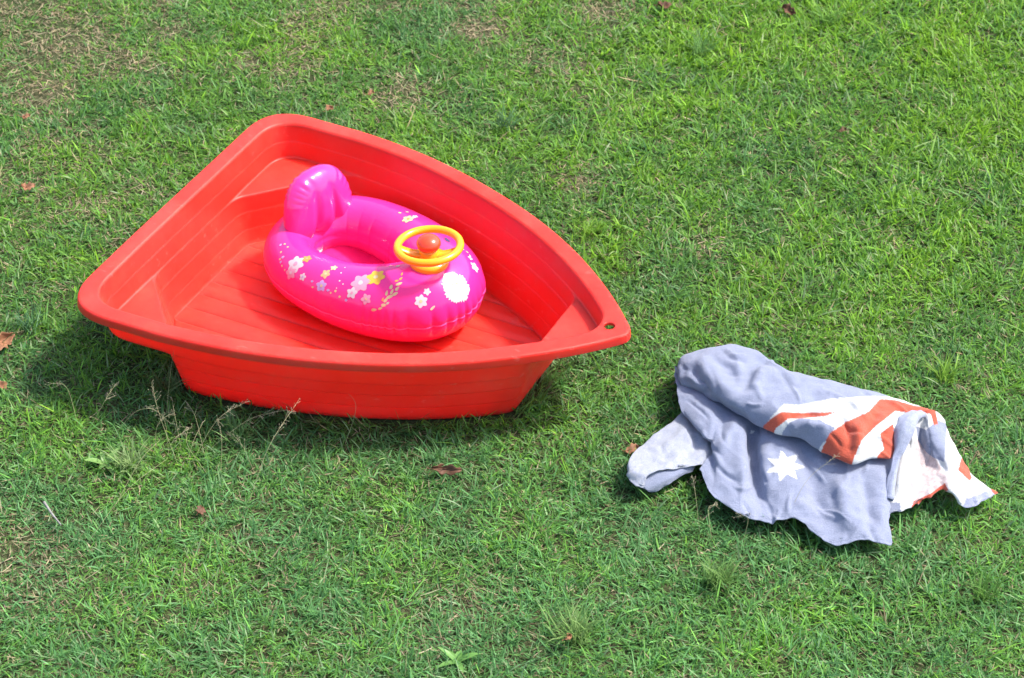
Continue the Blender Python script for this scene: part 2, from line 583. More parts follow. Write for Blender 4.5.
# ------------------------------------------------------------------ inflatable float
FZ = .022                                    # boat floor height
F_C = np.array([-.3329, 4.7232])
F_A = -.7417
F_X = np.array([math.cos(F_A), math.sin(F_A)]); F_Y = np.array([-math.sin(F_A), math.cos(F_A)])
def ring(th):
    """centre line (x, y) and tube radii for angle th (0 = wheel end)"""
    c = np.cos(th)
    r = .076 + .0223 * c + .0083 * c * c
    ax = np.where(c > 0, .2004, .2365); ay = .1304 * (1 - .2616 * c)
    x = ax * np.sign(c) * np.abs(c) ** .9132
    s = np.sin(th)
    y = ay * np.sign(s) * np.abs(s) ** .9132
    return x, y, r
SEAM = -.10
def tube(th, ph):
    x, y, r = ring(th)
    e = 1e-3
    x1, y1, _ = ring(th + e); x0, y0, _ = ring(th - e)
    tx, ty = x1 - x0, y1 - y0
    ln = np.sqrt(tx * tx + ty * ty) + 1e-12
    nx, ny = ty / ln, -tx / ln               # outward
    # seam crease and puckers
    dph = np.angle(np.exp(1j * (ph - SEAM)))
    crease = np.exp(-(dph / .05) ** 2) * .0030
    wr = np.sin(th * 25 + 2.0 * np.sin(th * 7)) * (.75 + .25 * np.sin(th * 17 + 1))
    amp = np.clip(np.cos(np.angle(np.exp(1j * (th + .25))) * .5), 0, 1) ** 2
    puck = (np.abs(wr) ** .6 - .6) * np.exp(-((dph - .02) / .34) ** 2) * .0085 * (.10 + .90 * amp ** 3)
    dpi = np.angle(np.exp(1j * (ph - math.pi * .97)))
    crease2 = np.exp(-(dpi / .06) ** 2) * .003
    wr2 = (np.abs(np.sin(th * 7 + 2 * np.sin(th * 3))) ** .3 - 1) * np.exp(-((dpi) / .9) ** 2) * .0030
    ro = r - crease - crease2 + puck + wr2
    hz = .93 + .09 * (1 - np.cos(th))
    X = x + nx * np.cos(ph) * ro
    Y = y + ny * np.cos(ph) * ro
    Z = r * hz * .985 + np.sin(ph) * ro * hz
    Z = np.maximum(Z, .001 + 0 * Z)
    return np.stack([X, Y, Z], -1)
def fl2w(P):
    P = np.asarray(P, float)
    return np.stack([F_C[0] + P[..., 0] * F_X[0] + P[..., 1] * F_Y[0], F_C[1] + P[..., 0] * F_X[1] + P[..., 1] * F_Y[1], P[..., 2] + FZ], -1)

def grid_faces(nu, nv, wu=False, wv=False):
    F = []
    for i in range(nu if wu else nu - 1):
        for j in range(nv if wv else nv - 1):
            i2, j2 = (i + 1) % nu, (j + 1) % nv
            F.append((i * nv + j, i2 * nv + j, i2 * nv + j2, i * nv + j2))
    return F

def torus(R, r, nu=64, nv=14, c=(0, 0, 0)):
    V = []
    for i in range(nu):
        a = 2 * math.pi * i / nu
        for j in range(nv):
            b = 2 * math.pi * j / nv
            V.append((c[0] + (R + r * math.cos(b)) * math.cos(a), c[1] + (R + r * math.cos(b)) * math.sin(a), c[2] + r * math.sin(b)))
    return V, grid_faces(nu, nv, True, True)

def lathe(prof, n=40, c=(0, 0)):
    V = [(c[0] + r * math.cos(2 * math.pi * i / n), c[1] + r * math.sin(2 * math.pi * i / n), z) for i in range(n) for r, z in prof]
    return V, grid_faces(n, len(prof), True, False)

def build_float():
    ang = math.atan2(F_X[1], F_X[0])
    root = empty('inflatable_float', (F_C[0], F_C[1], FZ), ang)
    tag(root, 'pink inflatable baby float with backrest and yellow steering wheel lying inside the red boat', 'pool float')
    NT, NP = 420, 84
    th = np.linspace(0, 2 * math.pi, NT, endpoint=False)
    ph = np.linspace(-math.pi, math.pi, NP, endpoint=False)
    T, P = np.meshgrid(th, ph, indexing='ij')
    V = tube(T, P).reshape(-1, 3)
    body = mesh_obj('tube', V, [f[::-1] for f in grid_faces(NT, NP, True, True)], M_PINK, root)
    # welded seam line, thin raised strip on the outside
    sv = []; 
    for t in th:
        for dp, k in ((-.02, 1.0), (0, 1.012), (.02, 1.0)):
            a = tube(np.array(t), np.array(SEAM + dp))
            x, y, r = ring(np.array(t))
            c = np.array([x, y, r * .93])
            q = c + (a - c) * (1 + .0035 / float(r) * (k > 1.005) + .001)
            sv.append(q)
    mesh_obj('seam', sv, grid_faces(NT, 3, True, False), M_SEAM, body)
    # seat sheet in the hole
    sv = [(0.0, 0, .020)]
    n = 60
    for k, f in enumerate((.35, .7, 1.0)):
        for i in range(n):
            t = 2 * math.pi * i / n
            x, y, r = ring(np.array(t))
            sv.append((float(x) * f * .88, float(y) * f * .88, .020 + .022 * f ** 3 + .003 * math.sin(5 * t)))
    sf = [(0, 1 + i, 1 + (i + 1) % n) for i in range(n)]
    for k in range(2):
        for i in range(n):
            sf.append((1 + k * n + i, 1 + (k + 1) * n + i, 1 + (k + 1) * n + (i + 1) % n, 1 + k * n + (i + 1) % n))
    mesh_obj('seat', sv, sf, M_SEAT, root)
    # backrest: inflated arch with three channels
    NA, NR = 96, 26
    bv = []
    wB, hB = .120, .168
    def arch(a):
        # outline: flat base, rounded top; a from 0..2pi
        c, s = math.cos(a), math.sin(a)
        y = hB * .5 * math.copysign(abs(s) ** .78, s)
        x = wB * math.copysign(abs(c) ** (.78 if s > 0 else .42), c) * (1 - .15 * (1 + y / (hB * .5)))
        return x, y
    for side in (1, -1):
        for k in range(NR):
            rho = k / (NR - 1)
            for i in range(NA):
                a = 2 * math.pi * i / NA
                x, y = arch(a)
                x *= rho; y *= rho
                t = .040 * max(0, 1 - rho ** 2.6) ** .5
                chan = 0
                for xc in (-.034, .034):
                    yy = (y + hB / 2) / hB
                    chan += math.exp(-((x - xc * (1 - .35 * yy)) / .010) ** 2) * max(0, 1 - yy / .92)
                t *= 1 - .46 * min(1, chan)
                puck = math.sin(a * 26 + 2 * math.sin(a * 5)) * (.0015 + .0013 * math.sin(a * 3 + 1)) * math.exp(-((rho - .90) / .12) ** 2)
                t = max(.0012, t + puck)
                lean = (y + hB / 2)
                X = side * t - .14 * lean - .196
                bv.append((X, x + .014, .088 + (y + hB / 2) * .99))
    bf = []
    for s in range(2):
        o = s * NA * NR
        for k in range(NR - 1):
            for i in range(NA):
                q = (o + k * NA + i, o + k * NA + (i + 1) % NA, o + (k + 1) * NA + (i + 1) % NA, o + (k + 1) * NA + i)
                bf.append(q if s == 0 else q[::-1])
    for i in range(NA):
        a, b = (NR - 1) * NA + i, (NR - 1) * NA + (i + 1) % NA
        bf.append((a, b, b + NA * NR, a + NA * NR))
    mesh_obj('backrest', bv, bf, M_PINK, root)
    # steering wheel
    wx, wz = .196, .196
    hub = lathe([(.0, wz - .012), (.046, wz - .012), (.047, wz + .004), (.043, wz + .009), (.028, wz + .012), (.022, wz + .022), (.024, wz + .036), (.0, wz + .038)], 44, (wx, -.008))
    wheel = mesh_obj('steering_wheel', hub[0], hub[1], M_YELLOW, root)
    tv, tf = torus(.0735, .0094)
    tilt = Matrix.Rotation(math.radians(-4), 4, 'Y')
    zc = wz + .042
    tv = [tuple(tilt @ Vector(v) + Vector((wx, -.008, zc))) for v in tv]
    mesh_obj('wheel_rim', tv, tf, M_YELLOW, wheel)
    for ang_ in (math.radians(38), math.radians(222)):
        sv = []
        for k in range(9):
            t = k / 8
            rad = .018 + t * .055
            zz = zc - .022 + .020 * t ** 2.0
            wd = .014 - .003 * t
            cx, cy = wx + rad * math.cos(ang_), rad * math.sin(ang_) - .008
            px_, py_ = -math.sin(ang_) * wd, math.cos(ang_) * wd
            for (sx, dz) in ((-1, -.004), (-.8, .003), (.8, .003), (1, -.004)):
                sv.append((cx + px_ * sx, cy + py_ * sx, zz + dz))
        mesh_obj('spoke', sv, grid_faces(9, 4, False, True), M_YELLOW, wheel)
    br = .0285
    prof = [(br * math.cos(a) if abs(a) < 1.57 else 0, zc + .007 + br * .72 * math.sin(a)) for a in np.linspace(-math.pi / 2, math.pi / 2, 22)]
    bvv, bff = lathe(prof, 36, (wx, -.008))
    mesh_obj('horn_ball', bvv, bff, M_BALL, wheel)

    # ---- printed flowers and leaves on the vinyl
    TH, PH = np.meshgrid(np.linspace(0, 2 * math.pi, 720), np.linspace(-1.3, 3.0, 240), indexing='ij')
    S = tube(TH, PH)
    Wd = fl2w(S)
    dT = np.roll(Wd, -1, 0) - Wd; dP = np.roll(Wd, -1, 1) - Wd
    N = np.cross(dT, dP); N /= np.linalg.norm(N, axis=-1)[..., None] + 1e-12
    cc = fl2w(np.stack([*ring(TH)[:2], ring(TH)[2] * .93], -1))
    sg = np.sign((N * (Wd - cc)).sum(-1)); N *= sg[..., None]
    view = np.array([0, 0, CAM_H]) - Wd
    facing = (N * view).sum(-1) / np.linalg.norm(view, axis=-1)
    pxs = PX(Wd)
    def locate(px, py):
        dd = np.hypot(pxs[..., 0] - px, pxs[..., 1] - py) + (facing < .12) * 99
        # prefer the surface nearest the camera
        dd = dd + .02 * np.linalg.norm(view, axis=-1)
        k = np.unravel_index(np.argmin(dd), dd.shape)
        return TH[k], PH[k]
    def print_mat(name, col):
        m = simple(name, col, .25, None, .05)
        return m
    PM = {'white': print_mat('print_white', (.60, .53, .56)), 'cream': print_mat('print_cream', (.62, .50, .27)),
          'yellow': print_mat('print_yellow', (.74, .44, .05)), 'blush': print_mat('print_blush', (.66, .30, .42)),
          'orange': print_mat('print_orange', (.82, .30, .08)), 'lilac': print_mat('print_lilac', (.48, .32, .62)),
          'sage': print_mat('print_sage', (.50, .52, .38)), 'tan': print_mat('print_tan', (.66, .36, .18)),
          'navy': print_mat('print_navy', (.06, .05, .14))}
    def patch(name, th0, ph0, polys, mat, lift):
        """polys: outlines in metres (a along the tube, b up the tube)"""
        e = 1e-3
        s0 = tube(np.array(th0), np.array(ph0))
        lt = np.linalg.norm(tube(np.array(th0 + e), np.array(ph0)) - s0) / e
        lp = np.linalg.norm(tube(np.array(th0), np.array(ph0 + e)) - s0) / e
        V, F = [], []
        for poly in polys:
            poly = np.array(poly)
            c = poly.mean(0)
            base = len(V)
            pts = [c] + [c + (p - c) * .5 for p in poly] + list(poly)
            for a, b in pts:
                t = np.array(th0 + a / lt); f = np.array(ph0 + b / lp)
                q = tube(t, f); x, y, r = ring(t); cen = np.array([x, y, r * .93])
                dvec = q - cen; dvec /= np.linalg.norm(dvec)
                V.append(q + dvec * lift)
            n = len(poly)
            for i in range(n):
                j = (i + 1) % n
                F.append((base, base + 1 + i, base + 1 + j))
                F.append((base + 1 + i, base + 1 + n + i, base + 1 + n + j, base + 1 + j))
        o = mesh_obj(name, V, F, mat, body)
        return o
    def petal(cx, cy, ang, ln, wd, n=10):
        out = []
        for i in range(n):
            t = 2 * math.pi * i / n
            a = ln * .5 * math.cos(t); b = wd * .5 * math.sin(t) * (1 - .25 * math.cos(t))
            out.append((cx + a * math.cos(ang) - b * math.sin(ang), cy + a * math.sin(ang) + b * math.cos(ang)))
        return out
    def bloom(px, py, rad, col, cen, npet=5, a0=0, squash=1):
        rad *= 1.1
        th0, ph0 = locate(px, py)
        pol = []
        for k in range(npet):
            a = a0 + 2 * math.pi * k / npet
            pol.append(petal(rad * .52 * math.cos(a), rad * .52 * math.sin(a) * squash, a, rad * 1.05, rad * .78))
        patch('flower_print', th0, ph0, pol, PM[col], .0007)
        patch('flower_centre_print', th0, ph0, [petal(0, 0, 0, rad * .5, rad * .5)], PM[cen], .0012)
    rr = random.Random(5)
    def ragged(px, py, rx, ry, col):
        th0, ph0 = locate(px, py)
        pol = []
        n = 64
        out = []
        for i in range(n):
            a = 2 * math.pi * i / n
            k = 1 + (.05 if i % 2 else -.05) + .10 * math.sin(5 * a + 1) * math.sin(3 * a) + rr.uniform(-.06, .06)
            out.append((rx * k * math.cos(a), ry * k * math.sin(a)))
        pol.append(out)
        patch('chrysanthemum_print', th0, ph0, pol, PM[col], .0007)
        patch('flower_centre_print', th0, ph0, [petal(-.003, .012, .3, .016, .008), petal(.006, .007, -.5, .010, .006)], PM['cream'], .0012)
    ragged(456, 287, .033, .040, 'white')
    bloom(421, 301, .014, 'white', 'cream', 6, .3)
    bloom(427, 292, .008, 'white', 'white', 5, .9)
    bloom(475, 267, .013, 'white', 'cream', 5, .2)
    bloom(470, 258, .007, 'white', 'white', 4, .2)
    bloom(408, 219, .014, 'cream', 'orange', 6, .1)
    bloom(415, 217, .007, 'white', 'white', 5, 0)
    # blossoms in the pastel colours of the print
    bloom(296, 264, .021, 'white', 'blush', 6, .2); bloom(307, 259, .011, 'orange', 'tan', 5, .5)
    bloom(291, 273, .015, 'blush', 'white', 5, .9); bloom(303, 277, .009, 'white', 'lilac', 5, .4)
    bloom(326, 274, .012, 'tan', 'cream', 5, .1); bloom(322, 286, .013, 'lilac', 'cream', 5, .6)
    bloom(334, 268, .008, 'cream', 'white', 5, .6)
    bloom(361, 283, .022, 'blush', 'white', 6, .3); bloom(376, 277, .021, 'yellow', 'cream', 6, .0)
    bloom(352, 293, .013, 'white', 'blush', 5, .3); bloom(366, 299, .012, 'blush', 'cream', 5, .8)
    def leaves(pts, col, ln, wd):
        for (px, py, a) in pts:
            th0, ph0 = locate(px, py)
            patch('leaf_print', th0, ph0, [petal(0, 0, a, ln * rr.uniform(.8, 1.2), wd * rr.uniform(.8, 1.2))], PM[col], .0007)
    leaves([(374, 310, .2), (380, 308, .5), (384, 305, .2), (386, 300, .9), (390, 297, .4), (392, 292, 1.2), (395, 294, .5), (397, 289, .9), (399, 284, .4), (391, 287, 1.4), (387, 293, 1.5)], 'cream', .015, .0065)
    leaves([(401, 279, .8), (397, 281, .2), (402, 274, 1.4), (383, 299, 1.3)], 'orange', .010, .005)
    leaves([(391, 266, .2), (398, 266, .2), (388, 303, .6)], 'sage', .010, .006)
    leaves([(285, 244, .4), (288, 247, 1), (281, 252, 1.4), (280, 259, 1.4), (282, 266, 1.2), (285, 270, .8), (313, 287, .4), (336, 291, .2), (340, 297, .4), (331, 293, .3)], 'cream', .006, .005)
    leaves([(281, 245, .4), (281, 262, 1.2), (283, 257, 1), (328, 290, .3), (346, 300, .3), (312, 281, .4)], 'lilac', .008, .006)
    leaves([(345, 268, .2), (341, 273, .8), (340, 281, .1), (343, 284, .5), (337, 288, .5)], 'white', .004, .004)
    leaves([(463, 249, .3), (467, 252, .8), (470, 256, .2), (400, 213, .2), (407, 212, .6)], 'cream', .009, .005)
    leaves([(433, 308, .6)], 'sage', .016, .006)
    leaves([(447, 240, .1)], 'navy', .026, .010)
    return root
build_float()

# ------------------------------------------------------------------ towel
def catmull(P, n):
    """P: k x d control points -> n samples"""
    k = len(P)
    t = np.linspace(0, k - 1, n)
    i = np.clip(np.floor(t).astype(int), 0, k - 2)
    f = (t - i)[:, None]
    E = np.vstack([2 * P[0] - P[1], P, 2 * P[-1] - P[-2]])
    p0, p1, p2, p3 = E[i], E[i + 1], E[i + 2], E[i + 3]
    return .5 * ((2 * p1) + (-p0 + p2) * f + (2 * p0 - 5 * p1 + 4 * p2 - p3) * f * f + (-p0 + 3 * p1 - 3 * p2 + p3) * f ** 3)

def surf(ctrl, nu, nv):
    """ctrl: rows x cols x 3 -> nu x nv x 3"""
    R = np.stack([catmull(r, nv) for r in ctrl])            # rows x nv x 3
    return np.stack([catmull(R[:, j], nu) for j in range(nv)], 1)

BLUE = (.26, .293, .415); WHITE = (.70, .71, .72); RED = (.56, .105, .062)
REV = (.38, .405, .47); REVP = (.54, .43, .43); HEM = (.34, .37, .53)

def build_towel():
    nz = Noise2(21); nz2 = Noise2(22)
    V, F, C = [], [], []
    def add(G_, colfn, wr=.003, thick=.0022, wscale=26, both=False, folds=(), creases=(0, 90, 0)):
        nu, nv = G_.shape[:2]
        # the cut edges wander a little
        G_ = G_.copy()
        for sl, ax_ in (((slice(-3, None), slice(None)), 1), ((slice(None), slice(-3, None)), 1), ((slice(None), slice(0, 3)), 1)):
            g = G_[sl]
            g[..., 0] += .0045 * (nz(g[..., 0] + 1, g[..., 1] + 2, 75) - .5)
            g[..., 1] += .0060 * (nz2(g[..., 0] + 6, g[..., 1] + 3, 75) - .5)
        U, Vv = np.meshgrid(np.linspace(0, 1, nu), np.linspace(0, 1, nv), indexing='ij')
        du = np.gradient(G_, axis=0); dv = np.gradient(G_, axis=1)
        N = np.cross(dv, du); N /= np.linalg.norm(N, axis=-1)[..., None] + 1e-12
        if N[..., 2].mean() < 0: N = -N
        rid = lambda q: 1 - 2 * np.abs(q - .5)          # creases rather than swells
        w = (nz(G_[..., 0] + 9 + G_[..., 1] * .6, G_[..., 1] * .5 + 3, wscale) - .5) + .6 * (nz2(G_[..., 0] + 4, G_[..., 1] + 8, wscale * 2.1) - .5) + .55 * (rid(nz2(G_[..., 0] * 1.1 + G_[..., 1] * .7 + 2, G_[..., 1] - .5 * G_[..., 0] + 5, wscale * .9)) - .5) + .25 * (rid(nz(G_[..., 0] - .4 * G_[..., 1] + 7, G_[..., 1] + 3, wscale * 2.4)) - .5)
        G_ = G_ + N * (w * wr * 2)[..., None]
        q0 = PX(G_)
        folds = list(folds)
        cr_ = random.Random(int(G_[0, 0, 0] * 1e6) % 997)
        qf = q0.reshape(-1, 2)
        for k in range(creases[0]):
            p0 = qf[cr_.randrange(len(qf))]
            a_ = math.radians(creases[1] + cr_.gauss(0, 28)); L_ = cr_.uniform(14, 48)
            b_ = a_ + cr_.gauss(0, .35)
            folds.append(([p0, p0 + L_ * .5 * np.array([math.cos(a_), math.sin(a_)]), p0 + L_ * .5 * np.array([math.cos(a_) + math.cos(b_), math.sin(a_) + math.sin(b_)])], cr_.uniform(1.6, 3.6), cr_.choice((-1, 1)) * cr_.uniform(.4, 1) * creases[2]))
        for line, wid, dep in folds:
            ns_ = 40
            line = catmull(np.array(line, float), ns_)
            fade = np.clip(np.minimum(np.arange(ns_), ns_ - 1 - np.arange(ns_)) / 10, .1, 1)
            da = np.hypot(q0[..., 0, None] - line[:, 0], q0[..., 1, None] - line[:, 1])
            dd = da.min(-1); ff_ = fade[da.argmin(-1)]
            G_ = G_ + N * (dep * ff_ * np.exp(-(dd / wid) ** 2))[..., None]
        pp = PX(G_)
        col = colfn(pp, U, Vv, G_)
        base = len(V)
        for layer in (0, 1):
            Q = G_ - N * thick * layer
            V.extend(Q.reshape(-1, 3)); C.extend((col if layer == 0 or both else col * 0 + np.array(REV)).reshape(-1, 3))
        n = nu * nv
        for i in range(nu - 1):
            for j in range(nv - 1):
                a = (i * nv + j, i * nv + j + 1, (i + 1) * nv + j + 1, (i + 1) * nv + j)
                F.append(tuple(base + x for x in a)); F.append(tuple(base + n + x for x in a[::-1]))
        border = [j for j in range(nv)] + [i * nv + nv - 1 for i in range(1, nu)] + [(nu - 1) * nv + j for j in range(nv - 2, -1, -1)] + [i * nv for i in range(nu - 2, 0, -1)]
        for k in range(len(border)):
            a, b = border[k], border[(k + 1) % len(border)]
            F.append((base + a, base + n + a, base + n + b, base + b))
    def K(rows): return np.array([[W(*p) for p in r] for r in rows])
    def paint(col, mask, c): col[mask] = np.array(c)
    def star(cx, cy, ro, ri, n, rot, sx=1, sy=.8):
        return [(cx + (ro if k % 2 == 0 else ri) * math.cos(rot + math.pi * k / n) * sx, cy + (ro if k % 2 == 0 else ri) * math.sin(rot + math.pi * k / n) * sy) for k in range(2 * n)]

    # front panel with the star (rows: under the fold -> hem)
    front = K([
        [(674, 366, .075), (705, 392, .085), (742, 412, .085), (764, 420, .085), (785, 424, .085), (820, 440, .085), (860, 448, .085), (905, 428, .085)],
        [(676, 384, .075), (706, 412, .090), (738, 428, .088), (754, 428, .070), (772, 436, .090), (815, 456, .085), (860, 465, .085), (902, 446, .080)],
        [(682, 410, .070), (708, 436, .085), (736, 448, .082), (752, 452, .058), (774, 462, .082), (822, 478, .070), (858, 484, .076), (897, 468, .070)],
        [(703, 434, .065), (716, 452, .075), (742, 474, .075), (756, 484, .052), (782, 486, .070), (826, 500, .058), (858, 506, .068), (892, 492, .055)],
        [(714, 446, .060), (716, 474, .065), (742, 498, .062), (762, 504, .046), (790, 506, .058), (830, 522, .046), (860, 526, .058), (889, 518, .045)],
        [(700, 470, .055), (712, 494, .055), (740, 514, .052), (770, 522, .040), (797, 519, .050), (832, 544, .036), (863, 539, .046), (892, 546, .034)],
    ])
    star_p = star(785, 466, 20.5, 10.2, 7, -1.75, 1, .80)
    small = star(741, 430, 5, 2, 5, 0)
    def cf(pp, U, Vv, G_):
        col = np.tile(np.array(BLUE), pp.shape[:2] + (1,))
        x, y = pp[..., 0], pp[..., 1]
        paint(col, in_poly(x, y, star_p), WHITE)
        paint(col, in_poly(x, y, [(751, 430), (755, 431), (752, 434), (750, 433)]), WHITE)
        hem = (U > .955) & (np.abs(U - .965) < .004)
        col[hem] *= .8
        return col
    add(surf(front, 170, 230), cf, .0020, creases=(34, 78, .0046), folds=[
        ([(750, 424), (752, 450), (757, 482), (762, 508)], 4.5, -.016), ([(742, 420), (741, 450), (746, 484)], 7, .010),
        ([(763, 440), (766, 470), (772, 500)], 6, .008), ([(798, 440), (810, 470), (818, 500), (826, 532)], 8, -.012),
        ([(834, 470), (843, 500), (846, 534)], 8, .010), ([(862, 468), (868, 500), (872, 530)], 6, -.010),
        ([(881, 466), (882, 500), (879, 534)], 6, .007), ([(738, 414), (728, 436), (716, 454)], 5, .008), ([(728, 414), (716, 434), (706, 446)], 7, -.008),
        ([(700, 405), (712, 422), (718, 440)], 6, .006), ([(790, 500), (808, 508), (826, 520)], 6, .006)])

    # upper fold: rolled over from behind, carries the crossed bands
    crest = [(676, 372, .085), (681, 356, .105), (698, 351, .12), (735, 347, .135), (768, 358, .145), (790, 370, .15), (830, 381, .15), (868, 391, .15), (900, 400, .145), (926, 408, .13), (940, 414, .11)]
    mid1 = [(678, 378, .085), (690, 372, .115), (712, 370, .135), (748, 378, .15), (778, 390, .155), (805, 398, .16), (836, 404, .165), (866, 408, .165), (890, 414, .155), (910, 416, .135), (926, 420, .11)]
    mid2 = [(680, 382, .085), (697, 384, .11), (722, 396, .13), (752, 405, .14), (780, 412, .15), (806, 420, .15), (832, 430, .155), (858, 434, .155), (880, 434, .145), (898, 432, .125), (906, 436, .10)]
    frontf = [(681, 385, .08), (703, 394, .095), (733, 411, .105), (758, 424, .11), (776, 431, .115), (798, 435, .115), (822, 448, .115), (850, 460, .115), (872, 456, .11), (890, 456, .10), (898, 450, .085)]
    crest, mid1, mid2, frontf = (np.array([W(*p) for p in r]) for r in (crest, mid1, mid2, frontf))
    back1 = crest + np.array([0, .035, -.045]); back2 = crest + np.array([0, .05, -.10])
    back2[:, 2] = np.maximum(back2[:, 2], .012)
    tuck1 = frontf + np.array([0, .012, -.014]); tuck2 = frontf + np.array([0, .05, -.022])
    top = np.stack([back2, back1, crest, mid1, mid2, frontf, tuck1, tuck2])
    bands = [
        ([(763, 428), (772, 416), (784, 404), (800, 405), (830, 399), (870, 396), (908, 397), (935, 405), (925, 430), (905, 470), (850, 470), (815, 452), (826, 440), (835, 428), (820, 420), (800, 418), (790, 422), (781, 434), (774, 440)], WHITE),
        ([(760, 429), (772, 418), (782, 412), (805, 413), (836, 412), (826, 416), (805, 418), (788, 419), (776, 428), (772, 436)], RED),
        ([(822, 449), (830, 433), (846, 422), (868, 412), (880, 399), (895, 400), (915, 406), (940, 408), (940, 414), (912, 413), (895, 411), (884, 420), (876, 426), (862, 440), (852, 462), (845, 470)], RED),
        ([(872, 462), (884, 449), (880, 434), (893, 424), (896, 440), (900, 452), (892, 458), (886, 466)], RED),
        ([(893, 430), (905, 418), (912, 424), (902, 446)], BLUE),
    ]
    def ct(pp, U, Vv, G_):
        col = np.tile(np.array(BLUE), pp.shape[:2] + (1,))
        x, y = pp[..., 0].copy(), pp[..., 1].copy()
        # what turns away behind or under the fold continues the print of the visible edge
        nu = U.shape[0]
        k0, k1 = int(nu * 2 / 7) + 1, int(nu * 5 / 7)
        for k in range(k0): x[k] = x[k0]; y[k] = y[k0]
        for k in range(k1 + 1, nu): x[k] = x[k1]; y[k] = y[k1] - .3
        for pol, c in bands: paint(col, in_poly(x, y, pol), c)
        return col
    add(surf(top, 190, 280), ct, .0028, wscale=17, creases=(44, 40, .0046), folds=[
        ([(784, 372), (766, 361), (753, 366), (747, 380), (738, 394)], 6, -.012), ([(790, 378), (766, 370), (758, 376), (755, 392)], 7, .008),
        ([(700, 356), (708, 370), (724, 388), (748, 404)], 7, .009), ([(690, 362), (698, 378), (714, 394)], 5, -.008),
        ([(716, 354), (730, 372), (738, 384)], 6, -.006), ([(790, 432), (802, 424), (818, 426)], 7, .010), ([(786, 422), (800, 414), (822, 416)], 5, -.007),
        ([(846, 420), (850, 440), (846, 458)], 6, -.010), ([(880, 404), (872, 424), (866, 446)], 6, -.008), ([(858, 414), (860, 436), (858, 456)], 6, .006),
        ([(820, 390), (812, 404), (800, 412)], 8, -.006), ([(884, 424), (880, 440), (874, 452)], 5, -.009)])

    # left flap, pale reverse side up, curled over at its outer edge
    left = K([
        [(690, 398, .055), (680, 414, .05), (664, 428, .045), (648, 440, .044), (636, 451, .048), (629, 460, .058), (627, 469, .050)],
        [(704, 424, .055), (692, 434, .055), (676, 446, .055), (658, 455, .056), (643, 462, .058), (631, 468, .064), (628, 478, .052)],
        [(716, 444, .050), (704, 450, .055), (688, 458, .058), (672, 464, .060), (656, 467, .062), (640, 472, .068), (634, 484, .052)],
        [(716, 464, .045), (704, 465, .050), (690, 466, .054), (676, 468, .058), (664, 470, .060), (650, 474, .066), (642, 489, .048)],
    ])
    def cl(pp, U, Vv, G_):
        col = np.tile(np.array(REV), pp.shape[:2] + (1,))
        s = nz(G_[..., 0] + 5, G_[..., 1], 420)
        s2 = nz2(G_[..., 0] + 2, G_[..., 1] + 3, 250)
        k = np.clip((s * .6 + s2 * .4) * 1.1 + .15, 0, 1)[..., None]
        col = col * k + np.array(BLUE) * 1.12 * (1 - k)
        return col
    add(surf(left, 70, 110), cl, .0022, creases=(12, 140, .0036), folds=[([(690, 425), (676, 440), (660, 452)], 6, .006), ([(700, 440), (690, 452), (676, 462)], 5, -.006)])
    # blue lining that shows in the curl
    inner = K([
        [(644, 474, .058), (652, 472, .058), (668, 470, .053), (694, 465, .048)],
        [(642, 486, .044), (653, 485, .040), (667, 479, .044), (694, 468, .042)],
        [(646, 491, .034), (656, 492, .022), (669, 484, .032), (692, 471, .036)],
    ])
    add(surf(inner, 24, 50), lambda pp, U, Vv, G_: np.tile(np.array(BLUE), pp.shape[:2] + (1,)), .001)

    # right piece: turned over corner
    right = K([
        [(905, 416, .115), (914, 412, .13), (922, 411, .135), (930, 410, .135), (938, 413, .125), (944, 420, .105)],
        [(902, 438, .095), (912, 438, .10), (920, 437, .090), (928, 432, .115), (942, 432, .115), (950, 436, .085)],
        [(897, 462, .075), (912, 462, .085), (924, 455, .075), (932, 450, .095), (950, 456, .095), (962, 458, .062)],
        [(892, 486, .055), (912, 484, .068), (932, 472, .066), (942, 468, .080), (960, 474, .078), (972, 476, .050)],
        [(888, 510, .038), (912, 504, .050), (938, 490, .058), (952, 488, .070), (974, 490, .060), (990, 488, .045)],
        [(888, 514, .033), (912, 507, .045), (945, 487, .052), (964, 507, .045), (982, 502, .042), (998, 493, .040)],
    ])
    def cr(pp, U, Vv, G_):
        col = np.tile(np.array(WHITE), pp.shape[:2] + (1,))
        x, y = pp[..., 0], pp[..., 1]
        s = nz(G_[..., 0] + 5, G_[..., 1], 210)
        pk = in_poly(x, y, [(910, 505), (912, 470), (914, 440), (922, 440), (934, 455), (948, 480), (948, 492)])
        mixk = np.clip((s - .2) * 1.6, 0, 1)[..., None]
        pinkc = np.array(REVP) * (1 - .55 * mixk) + np.array((.72, .66, .66)) * .55 * mixk
        col = np.where(pk[..., None], pinkc, col)
        pk2 = in_poly(x, y, [(940, 470), (955, 480), (985, 494), (978, 500), (960, 492)])
        col = np.where(pk2[..., None], np.array((.66, .60, .62)), col)
        paint(col, in_poly(x, y, [(911, 508), (914, 501), (930, 494), (945, 483), (948, 490), (930, 503), (914, 512)]), RED)
        paint(col, in_poly(x, y, [(886, 502), (900, 503), (901, 512), (886, 518)]), BLUE)
        paint(col, in_poly(x, y, [(916, 426), (926, 430), (938, 420), (947, 424), (946, 440), (944, 462), (934, 458), (926, 452), (918, 440)]), BLUE)
        paint(col, in_poly(x, y, [(958, 470), (962, 456), (966, 460), (972, 478), (970, 481)]), RED)
        paint(col, in_poly(x, y, [(962, 508), (966, 499), (980, 494), (990, 489), (996, 494), (982, 503), (970, 510)]), HEM)
        paint(col, in_poly(x, y, [(989, 487), (1000, 488), (1000, 495), (994, 494)]), RED)
